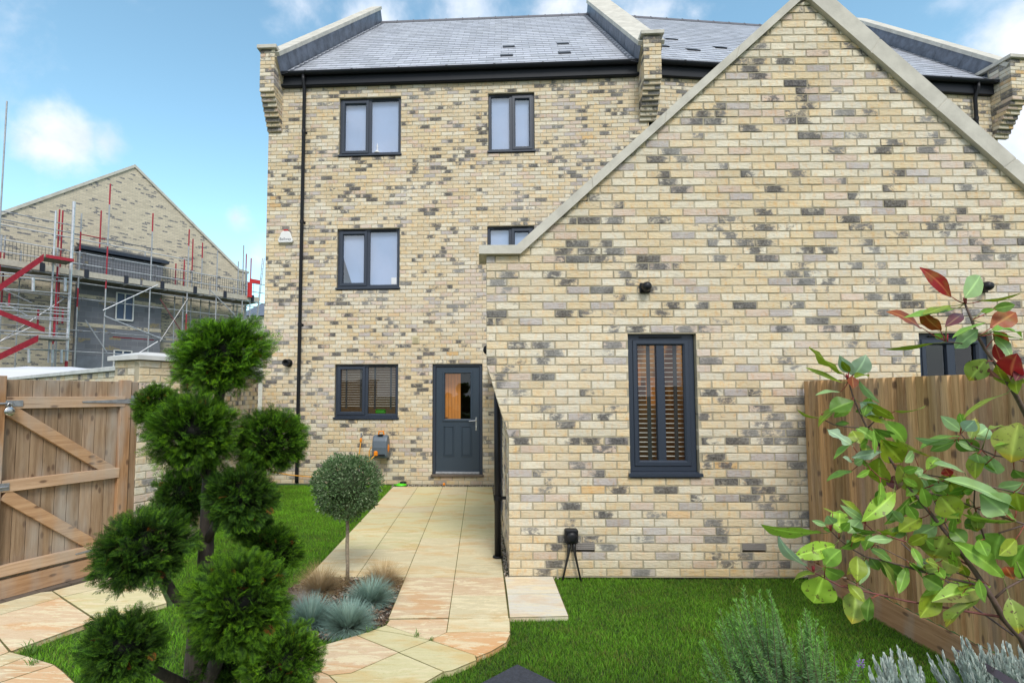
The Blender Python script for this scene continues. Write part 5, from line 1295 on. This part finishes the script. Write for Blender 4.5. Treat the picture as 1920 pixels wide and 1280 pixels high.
lim([(372, 1300, 2.68), (300, 1260, 2.4), (240, 1225, 2.25)], [12, 8, 6]); lim([(380, 1330, 2.68), (460, 1290, 2.45), (525, 1255, 2.35)], [12, 8, 6]); lim([(385, 1090, 2.66), (450, 1060, 2.8), (505, 1040, 2.85)], [8, 7, 5])
o = m.build('trunk', 'bark', con, True)

# lollipop tree
lol = thing('lollipop_tree', 'small standard tree with one round clipped grey green head in the bark bed', 'tree', (-1.465, -.131, -.02))
n = 12000; D = rng.normal(0, 1, (n, 3)); D /= np.linalg.norm(D, axis=1, keepdims=True)
bump = 1+.07*np.sin(D[:, 0]*7+1)*np.sin(D[:, 2]*6)+.06*np.sin(D[:, 1]*11+2+D[:, 0]*5)+(rng.random(n) < .02)*rng.uniform(0, .16, n); rad = .305*bump*rng.uniform(.5, 1.0, n)**.45
TV = np.array([[0, 0, 0], [.35, .2, .06], [.75, .17, .03], [1, 0, -.05], [.75, -.17, .03], [.35, -.2, .06], [.5, 0, -.03]]); TF = np.array([[0, 6, 1], [1, 6, 2], [2, 6, 3], [3, 6, 4], [4, 6, 5], [5, 6, 0]])
M = rot_to(D+rng.normal(0, .6, (n, 3))+np.array([0, 0, .25]), rng.uniform(0, 6.28, n), rng.uniform(.016, .031, n))
c0 = np.array([-1.475, -.131, .835]); tint = np.array([.11, .19, .075])*rng.uniform(.55, 1.5, (n, 1)); tint = np.where((rng.random(n) > .8)[:, None], np.array([.30, .38, .22])*rng.uniform(.8, 1.2, (n, 1)), tint)
V, F, C = stamp(TV, TF, np.ones((7, 3)), M, c0+D*rad[:, None]*np.array([1, 1, .93]), tint)
V = np.vstack([V, c0+IV*.2]); F = np.vstack([F, IF+len(V)-12]); C = np.vstack([C, np.tile(np.array([.05, .07, .03]), (12, 1))])
npmesh('crown', V, F, C, 'leaf', lol)
m = MB(); m.tube([(-1.465, -.131, -.05), (-1.463, -.13, .12), (-1.47, -.132, .3), (-1.468, -.13, .45), (-1.474, -.131, .62), (-1.475, -.131, .8)], [.019, .0165, .0175, .0155, .0155, .01], 12, (.34, .28, .20))
for k in range(7): a = k*.9; m.tube([(-1.474, -.131, .56+.02*k), (-1.474+.06*math.cos(a), -.131+.06*math.sin(a), .64+.02*k), (-1.474+.15*math.cos(a), -.131+.15*math.sin(a), .76+.03*k)], [.007, .005, .003], 6, (.26, .2, .14))
o = m.build('trunk', 'twig', lol, True)

# rosemary, lavender
def needle_shrub(name, label, cat, base, tips, nl, ll, lw, c0, c1, stem, seed, up=.55, spread_r=.03, mat='leaf', flat=False):
    r = np.random.default_rng(seed); VV = []; FF_ = []; CC = []; off = 0; m = MB()
    TV = np.array([[0, 0, 0], [.3, 1, 0], [.8, .85, .02], [1.0, 0, 0], [.8, -.85, .02], [.3, -1, 0]]); 
    TFt = np.array([[0, 1, 5], [1, 2, 4], [1, 4, 5], [2, 3, 4]])
    for ti, tip in enumerate(tips):
        tip = np.array(tip, float); b = np.array(base[ti % len(base)], float)+np.r_[r.uniform(-spread_r, spread_r, 2), 0]
        mid = b*.5+tip*.5+np.array([(tip-b)[0]*.18, (tip-b)[1]*.18, -.02]); T = np.linspace(0, 1, 12)[:, None]
        P = (1-T)**2*b+2*(1-T)*T*mid+T*T*tip
        m.tube(P, list(np.linspace(.0035, .0012, 12)), 5, stem)
        L = np.linalg.norm(tip-b); k = int(nl*L); t = r.uniform(.22, 1, k)**.8; q = (1-t[:, None])**2*b+2*(1-t[:, None])*t[:, None]*mid+t[:, None]**2*tip
        ax = (tip-mid)/np.linalg.norm(tip-mid); d = r.normal(0, 1, (k, 3)); d -= (d@ax)[:, None]*ax; d /= np.linalg.norm(d, axis=1, keepdims=True)
        a = up+.45*t[:, None]**3; D = d*(1.1-a)+ax*a*1.4
        sc = ll*r.uniform(.7, 1.15, k)*(1-.35*t**6); M = rot_to(D, r.uniform(0, 6.28, k), sc); M[:, :, 1] *= lw; 
        tint = (np.array(c0)*(1-t[:, None]**4)+np.array(c1)*t[:, None]**4)*r.uniform(.7, 1.3, (k, 1))
        V, F, C = stamp(TV, TFt, np.ones((6, 3)), M, q, tint); VV.append(V); FF_.append(F+off); CC.append(C); off += len(V)
    t = thing(name, label, cat, (base[0][0], base[0][1], 0))
    npmesh('foliage', np.vstack(VV), np.vstack(FF_), np.vstack(CC), mat, t); m.build('stems', 'twig', t, True); return t
tips = []
for (u, v) in ((1393, 1100), (1424, 1108), (1441, 1106), (1378, 1122), (1410, 1118), (1350, 1142), (1363, 1150), (1448, 1125), (1455, 1145), (1460, 1160), (1345, 1162), (1372, 1140), (1400, 1135), (1432, 1130), (1390, 1160), (1420, 1155), (1445, 1165), (1366, 1178), (1340, 1178), (1380, 1185), (1405, 1172), (1438, 1185), (1456, 1182)): tips.append(at(u, v, 2.55+random.uniform(-.12, .12)))
for (u, v) in ((1410, 1190), (1463, 1200), (1483, 1196), (1366, 1206), (1435, 1236), (1318, 1200), (1343, 1240), (1508, 1140), (1500, 1165), (1530, 1160), (1518, 1148), (1544, 1176), (1520, 1196), (1508, 1205), (1534, 1200), (1496, 1188), (1545, 1195), (1320, 1225), (1480, 1225), (1455, 1240), (1500, 1235), (1530, 1235), (1400, 1235), (1380, 1230), (1350, 1260), (1565, 1255), (1612, 1222), (1605, 1240)): tips.append(at(u, v, 2.4+random.uniform(-.12, .12)))
xt = []
for q in tips:
    for _ in range(1): xt.append(q+np.array([random.uniform(-.035, .035), random.uniform(-.05, .05), random.uniform(-.10, -.02)]))
tips += xt
needle_shrub('rosemary_bush', 'upright dark green rosemary with needle leaves at the bottom of the right lawn', 'shrub', [(1.12, -2.62, -.03), (1.0, -2.7, -.03), (1.3, -2.66, -.03), (1.2, -2.75, -.03)], tips, 520, .026, .060, (.16, .26, .15), (.24, .52, .10), (.14, .11, .07), 3, up=.05)
def lav(name, label, uvs, D, base, seed, dens=330):
    tips = [at(u, v, D+random.uniform(-.18, .12)) for u, v in uvs]
    return needle_shrub(name, label, 'shrub', base, tips, dens, .046, .11, (.42, .52, .47), (.62, .68, .64), (.2, .18, .13), seed, up=.5, spread_r=.08)
uv = [(1645+random.uniform(0, 100), 1232+random.uniform(0, 75)) for _ in range(40)]+[(1686, 1222), (1660, 1232), (1672, 1228), (1710, 1244), (1640, 1238), (1725, 1256), (1630, 1256), (1698, 1232)]
lav('lavender_bush', 'silver grey lavender mound at the bottom edge left of the strap leaf', uv, 2.1, [(1.35, -3.0, 0), (1.5, -3.05, 0), (1.6, -2.95, 0)], 11)
uv = [(1775+random.uniform(0, 170), 1215+random.uniform(0, 80)) for _ in range(75)]+[(1805, 1204), (1815, 1206), (1855, 1212), (1880, 1212), (1890, 1212), (1912, 1218), (1770, 1232), (1762, 1240), (1790, 1222), (1840, 1222), (1745, 1238), (1752, 1262)]
lav('lavender_bush', 'silver grey lavender mound in the bottom right corner against the fence', uv, 2.15, [(1.75, -2.95, 0), (1.95, -3.0, 0), (2.05, -2.9, 0)], 12)
m = MB(); p = at(1614, 1245, 2.1)
m.tube([p+np.array([.06, 0, -.25]), p+np.array([.02, 0, -.08]), p], .0015, 5, (.12, .2, .08))
for k in range(14): a = k*2.4; q = p+np.array([.006*math.cos(a), .006*math.sin(a), -.012+.0022*k]); m.tube([q, q+np.array([.007*math.cos(a), .007*math.sin(a), .004])], [.003, .0015], 5, (.38, .22, .62))
tag(m.build('lavender_flower', 'twig'), 'single small purple lavender flower beside the silver foliage', 'flower')
m = MB(); P = [at(u, v, D) for u, v, D in ((1786, 1214, 2.3), (1812, 1228, 2.2), (1840, 1244, 2.1), (1872, 1264, 2.0), (1910, 1290, 1.9), (1950, 1330, 1.85))]; Wd = [2, 8, 12, 15, 19, 20]
vs = []
for p, w in zip(P, Wd): vs += [p+np.array([.15, -.2, .9])*w*.0011, p+np.array([0, 0, -.004]), p-np.array([.15, -.2, .9])*w*.0011]
m.add(vs, [(3*i, 3*i+1, 3*i+4, 3*i+3) for i in range(5)]+[(3*i+1, 3*i+2, 3*i+5, 3*i+4) for i in range(5)], (.22, .17, .21)); tag(m.build('strap_leaf', 'leaf'), 'long purple grey strap leaf crossing the silver lavender', 'plant leaf')

# ------------------------------------------------------------------ evergreen shrub with red young leaves (right foreground)
pho = thing('red_tipped_shrub', 'large leaved evergreen shrub with red young leaves leaning in from the right', 'shrub', (1.42, -3.62, 0))
def dep(u, v):  # the bush leans away from the camera towards its tips
    d = 1.36+.10*min(1.0, max(0, (1900-u)/350))
    if v < 760 and u > 1660: d = 1.28
    return d
BRK, GRN, RDT = (.15, .095, .075), (.13, .13, .05), (.30, .05, .045)
stems = [([(2010, 1420), (1960, 1290), (1916, 1196), (1881, 1159), (1861, 1122), (1828, 1071), (1780, 1006), (1745, 962), (1723, 935), (1691, 901), (1675, 869), (1649, 835), (1626, 803), (1611, 771), (1600, 745), (1591, 715), (1588, 708)], [17, 15, 13, 11, 10, 9, 7, 6.5, 6, 5.5, 5, 4.5, 4, 3.5, 3, 2.5, 2], BRK),
 ([(1809, 569), (1822, 600), (1833, 630), (1847, 655), (1863, 677), (1879, 701), (1904, 740), (1935, 800), (1975, 900), (2010, 1060), (2010, 1420)], [3, 4, 4.5, 5, 5, 5.5, 7, 8, 9, 11, 14], BRK),
 ([(1527, 1073), (1546, 1083), (1575, 1098), (1607, 1105), (1648, 1114), (1699, 1126), (1771, 1138), (1815, 1146), (1879, 1156)], [2.2, 2.5, 3, 3, 3.3, 3.6, 4, 4.2, 5], (.22, .07, .06)),
 ([(1559, 996), (1573, 1010), (1595, 1027), (1624, 1044), (1648, 1048), (1699, 1062), (1771, 1082), (1822, 1093), (1848, 1103)], [2, 2.6, 3, 3, 3, 3.4, 3.8, 4, 4.5], BRK),
 ([(1622, 981), (1636, 994), (1667, 1005), (1699, 1015), (1728, 1025), (1800, 1050), (1822, 1062)], [2, 2.4, 2.6, 2.8, 3, 3.2, 3.6], (.24, .07, .06)),
 ([(1544, 786), (1564, 796), (1590, 800), (1624, 802)], [2, 2.4, 2.6, 3], BRK), ([(1660, 777), (1641, 788), (1627, 802)], [2, 2.4, 3], BRK),
 ([(1774, 640), (1802, 644), (1833, 636)], [2, 2.2, 3], BRK), ([(1877, 672), (1875, 690), (1884, 708)], [2, 2.5, 3], RDT), ([(1896, 706), (1896, 725), (1902, 738)], [2.4, 3, 3.5], RDT),
 ([(1800, 812), (1820, 834), (1841, 843), (1866, 854), (1901, 858), (1930, 868), (1975, 900)], [2, 2.2, 2.6, 3, 3.3, 3.6, 4], BRK),
 ([(1727, 888), (1764, 894), (1815, 905), (1867, 914), (1901, 922), (1960, 930)], [2, 2.4, 2.6, 3, 3.2, 3.5], BRK), ([(1736, 922), (1783, 933), (1830, 952), (1901, 976), (1980, 1000)], [2, 2.4, 2.8, 3.3, 4], BRK),
 ([(1872, 999), (1920, 984), (1990, 970)], [3, 3.5, 4], BRK), ([(1865, 1121), (1887, 1102), (1920, 1084), (1960, 1070)], [4, 4, 3.6, 3], BRK),
 ([(1752, 940), (1760, 955), (1771, 979), (1791, 1014), (1795, 1028)], [2, 2.2, 2.6, 3, 3], (.2, .16, .14)), ([(1828, 912), (1826, 945), (1838, 985), (1846, 1010)], [2.2, 2.6, 3, 3], BRK),
 ([(1690, 1017), (1720, 1045), (1760, 1075), (1830, 1140), (1900, 1190)], [2, 2.4, 2.8, 3.2, 3.6], (.17, .12, .12)), ([(1640, 1020), (1700, 1050), (1760, 1085), (1850, 1108)], [1.6, 2, 2.4, 3], BRK), ([(1745, 1060), (1790, 1072), (1848, 1092)], [1.8, 2, 2.6], BRK),
 ([(1617, 861), (1632, 878), (1650, 895), (1680, 905)], [1.6, 2, 2.2, 2.5], (.26, .06, .05)), ([(1780, 895), (1760, 905), (1715, 922)], [1.6, 2, 2.4], RDT)]
m = MB()
for P, rr, c in stems: m.tube([at(u, v, dep(u, v)) for u, v in P], [r*.5*1.4/FPX for r in rr], 8, c)
PAL = {'g': (.22, .42, .05), 'b': (.32, .50, .20), 'y': (.26, .35, .022), 'd': (.12, .24, .03), 'R': (.38, .022, .025), 'o': (.34, .075, .015), 'p': (.17, .05, .06), 's': (.32, .54, .05), 'Y': (.36, .42, .07), 'S': (.26, .36, .06), 'w': (.40, .55, .38)}
# base u,v, tip u,v, width px, kind
LV = """1583 702 1516 652 13 y;1578 717 1510 687 8 y;1600 704 1574 668 20 w;1602 703 1627 669 30 w;1593 698 1578 677 12 y;1602 708 1630 695 16 y;1600 728 1598 704 17 o;1577 735 1531 733 6 b;1600 752 1555 768 30 d;1597 757 1564 781 19 g
1573 762 1529 794 12 y;1542 783 1495 778 5 y;1611 714 1647 758 13 b;1613 754 1648 779 28 w;1626 755 1677 787 17 y;1612 765 1626 780 18 d;1676 771 1740 769 8 y;1604 800 1641 823 18 g;1600 836 1551 804 16 w;1617 816 1562 860 14 g
1566 794 1592 793 9 d;1634 802 1684 847 19 g;1658 789 1710 835 28 g;1639 803 1683 821 15 d;1652 824 1694 868 42 y;1613 831 1598 806 24 y;1611 836 1629 825 16 g;1652 846 1597 858 17 w;1598 865 1582 856 10 w;1602 870 1617 861 14 b
1648 858 1650 916 35 y;1713 847 1698 866 16 b;1680 822 1745 859 9 Y;1784 557 1737 502 22 R;1809 558 1841 515 34 b;1729 615 1672 577 15 o;1765 620 1725 587 22 o;1773 612 1811 582 20 p;1790 579 1694 594 13 g;1782 573 1730 589 16 y
1835 565 1926 556 7 y;1862 579 1906 571 18 d;1838 584 1865 580 9 g;1858 614 1909 582 34 o;1850 604 1784 628 11 g;1835 618 1789 653 27 b;1753 643 1658 657 8 y;1768 634 1752 626 10 g;1848 673 1816 714 36 S;1896 706 1899 668 38 R
1878 681 1865 644 16 R;1863 630 1906 668 16 b;1861 625 1898 653 26 o;1863 620 1915 638 14 g;1859 617 1922 620 11 g;1900 705 1922 719 10 y;1908 702 1902 734 20 y;1883 713 1850 698 9 p;1888 722 1866 690 20 y;1891 735 1798 772 9 y
1806 775 1801 800 8 y;1920 690 1905 712 18 p;1806 810 1763 779 20 b;1805 797 1799 774 12 g;1807 807 1827 788 24 w;1824 822 1862 795 30 b;1800 815 1723 827 12 g;1795 823 1724 831 13 b;1792 826 1743 845 18 d;1794 823 1836 846 30 d
1794 827 1834 843 14 b;1828 817 1866 822 9 y;1852 804 1893 796 9 y;1909 792 1894 866 58 Y;1922 831 1864 829 6 g;1832 846 1826 896 24 y;1831 850 1836 868 24 b;1851 852 1869 891 32 b;1684 871 1728 936 34 Y;1908 951 1784 888 22 b
1811 886 1754 865 12 b;1782 892 1771 877 17 R;1786 885 1790 874 10 R;1922 905 1869 917 22 b;1887 964 1842 927 52 b;1906 975 1848 936 12 g;1905 924 1914 962 40 y;1907 978 1807 972 14 s;1778 928 1744 901 28 d;1763 930 1798 971 44 y
1780 904 1801 936 30 y;1808 910 1802 927 17 d;1827 918 1809 921 17 g;1731 880 1712 885 16 b;1741 921 1727 896 17 b;1773 928 1813 963 17 g;1711 929 1663 986 14 d;1714 933 1735 962 26 d;1680 921 1625 973 30 s;1757 984 1711 1009 26 b
1728 970 1685 993 26 y;1771 1003 1750 1050 54 S;1782 990 1812 1017 26 d;1764 1048 1807 1068 34 Y;1858 1097 1755 1120 36 P;1842 1119 1765 1164 24 S;1763 1101 1726 1158 32 y;1731 1080 1768 1103 30 d;1882 1081 1807 1019 32 g;1876 1000 1860 1048 52 g
1896 1063 1920 1022 50 g;1893 1120 1916 1188 33 S;1900 1085 1885 1060 24 o;1650 1048 1691 1110 18 S;1652 1050 1702 1094 30 d;1720 1050 1752 1073 26 b;1540 999 1431 996 22 s;1573 997 1575 950 30 s;1563 982 1551 967 20 b;1579 994 1593 979 15 g
1551 985 1522 975 10 b;1560 993 1543 990 8 g;1563 962 1543 950 5 y;1618 975 1584 952 14 b;1614 974 1591 998 25 b;1618 970 1577 934 12 y;1566 1021 1497 1042 30 s;1546 1060 1573 1029 30 g;1512 1062 1454 1019 18 w;1543 1063 1585 1086 26 g
1527 1074 1481 1084 12 y;1544 1079 1526 1131 54 s;1604 1107 1602 1169 42 S;1590 1094 1622 1127 18 y;1633 1002 1621 1031 19 g;1597 1015 1622 1002 15 y;1674 1011 1630 1010 15 b;1607 1042 1609 1088 27 y;1624 1046 1616 1093 17 b;1631 1044 1649 1069 18 d
1631 1026 1676 1052 15 d;1599 882 1549 900 11 g;1632 881 1607 894 11 g;1675 891 1680 919 24 p;1665 950 1691 982 24 b;1700 945 1720 975 18 g;1745 985 1770 965 16 g;1700 985 1670 1010 18 d;1735 1010 1760 1030 18 d;1810 990 1840 970 20 d
1835 1010 1850 1040 22 g;1905 1010 1880 1040 24 y;1890 940 1915 930 20 g;1845 870 1890 880 14 g;1720 905 1700 930 16 g;1660 915 1640 935 12 d;1905 1050 1930 1090 26 g;1900 880 1925 900 22 d;1860 930 1880 950 20 d;1790 1030 1820 1045 18 y""".replace('\n', ';').split(';')
er = random.Random(99)
for P, rr, c in stems:
    for (p, q) in zip(P[:-1], P[1:]):
        for _ in range(2 if math.hypot(p[0]-q[0], p[1]-q[1]) > 28 else 1):
            t = er.random(); u, v = p[0]+(q[0]-p[0])*t, p[1]+(q[1]-p[1])*t
            if not (1590 < u < 1915 and 770 < v < 1130) or er.random() < .5: continue
            an = er.uniform(0, 6.28); ln = er.uniform(26, 50); o = er.uniform(4, 12)
            LV.append('%d %d %d %d %d %s' % (u+math.cos(an)*o, v+math.sin(an)*o, u+math.cos(an)*(o+ln), v+math.sin(an)*(o+ln)+6, er.uniform(9, 20), er.choice('ggggyysdbS')))
NU, NV = 10, 7
def leaf_geo(b, t, w, nrm, curl, fold, wav, code, sd):
    rr = random.Random(sd); ax = t-b; L = np.linalg.norm(ax); ax /= L; nrm = nrm-ax*(nrm@ax); nrm /= np.linalg.norm(nrm); sd_ = np.cross(nrm, ax)
    pw, pk = rr.uniform(.85, 1.1), rr.uniform(.9, 1.1); base = np.array(PAL.get('s' if code == 'P' else code)); V = []; C = []
    mid = base*1.4+np.array([.10, .13, .04])
    for i in range(NU):
        s = i/(NU-1); prof = (math.sin(math.pi*min(1, s**pk*.97+.02))**pw)*(1 if s < .93 else (1-s)/.07*.8+.12)
        for j in range(NV):
            c = (j-(NV-1)/2)/((NV-1)/2); cc = math.copysign(abs(c)**(1.6 if abs(c) < .5 else 1), c)
            x = b+ax*L*s+sd_*cc*w*.5*prof+nrm*(fold*abs(cc)*w*.5*prof-curl*L*(s-.35)**2*(1 if s > .35 else .3)+wav*w*.10*math.sin(s*14+sd)*abs(cc))
            V.append(x); al = {'s': .9, 'S': 1.0, 'Y': .8, 'P': 1.0, 'g': .35, 'y': .5}.get(code, 0)
            k = base if abs(c) > .2 else mid
            if code in 'SY' and s > .8: k = k*np.array([1.5, 1.0, .6])
            if code == 'P' and c > 0 and s > .12: k = k*.4+np.array([.12, .05, .055])
            C.append(tuple(k*rr.uniform(.93, 1.07))+(al,))
    return V, C
lf = MB(); pet = m
for i, row in enumerate(LV):
    p = row.split(); bu, bv, tu, tv, w = map(float, p[:5]); code = p[5]; r = random.Random(i*7+1)
    D = dep(bu, bv)+r.uniform(-.03, .03); D2 = D+r.uniform(-.045, .045)
    b, t = at(bu, bv, D), at(tu, tv, D2); ln = math.hypot(tu-bu, tv-bv)
    aspect = w/max(ln, 1); tilt = r.uniform(-.5, .5) if aspect > .3 else r.uniform(.9, 1.25)*r.choice((-1, 1))
    view = CAM-b; view /= np.linalg.norm(view); axx = (t-b)/np.linalg.norm(t-b); side = np.cross(view, axx); side /= np.linalg.norm(side)
    nrm = view*math.cos(tilt)+side*math.sin(tilt); W = w*1.08*D/FPX/max(.45, math.cos(tilt))*1.0
    V, C = leaf_geo(b, t, W, nrm, r.uniform(.05, .5) if ln > 30 else .1, r.uniform(.05, .3), 1.0 if i % 9 == 0 else .3, code, i)
    n0 = len(lf.v); lf.v += [tuple(x) for x in V]; lf.c += C
    for a in range(NU-1):
        for c in range(NV-1): k = n0+a*NV+c; lf.f.append((k, k+1, k+NV+1, k+NV))
    # petiole to the nearest stem point
    best = min(((math.hypot(u-bu, v-bv), u, v) for P, rr, c in stems for (u, v) in P), key=lambda q: q[0])
    if best[0] < 60: q = at(best[1], best[2], dep(best[1], best[2])); mm = (b+q)/2+np.array([0, 0, -.002]); pet.tube([q, mm, b+axx*.004], [.0014, .0012, .0009], 6, (.36, .08, .05) if r.random() < .6 else (.25, .26, .08))
m.build('branches', 'twig', pho, True)
V = np.array(lf.v); F = np.array(lf.f); npmesh('leaves', V, F, np.array(lf.c), 'broadleaf', pho, True)
m = MB()
for (u, v) in ((1589, 711), (1810, 568), (1775, 640), (1622, 980), (1525, 1070), (1558, 994), (1605, 868), (1543, 785)):
    for k in range(5):
        a = k*1.3; q = at(u, v, dep(u, v)); m.tube([q, q+np.array([.004*math.cos(a), .003*math.sin(a), .010+.002*k])], [.0028, .0006], 6, (.42, .04, .06))
m.build('buds', 'twig', pho, True)
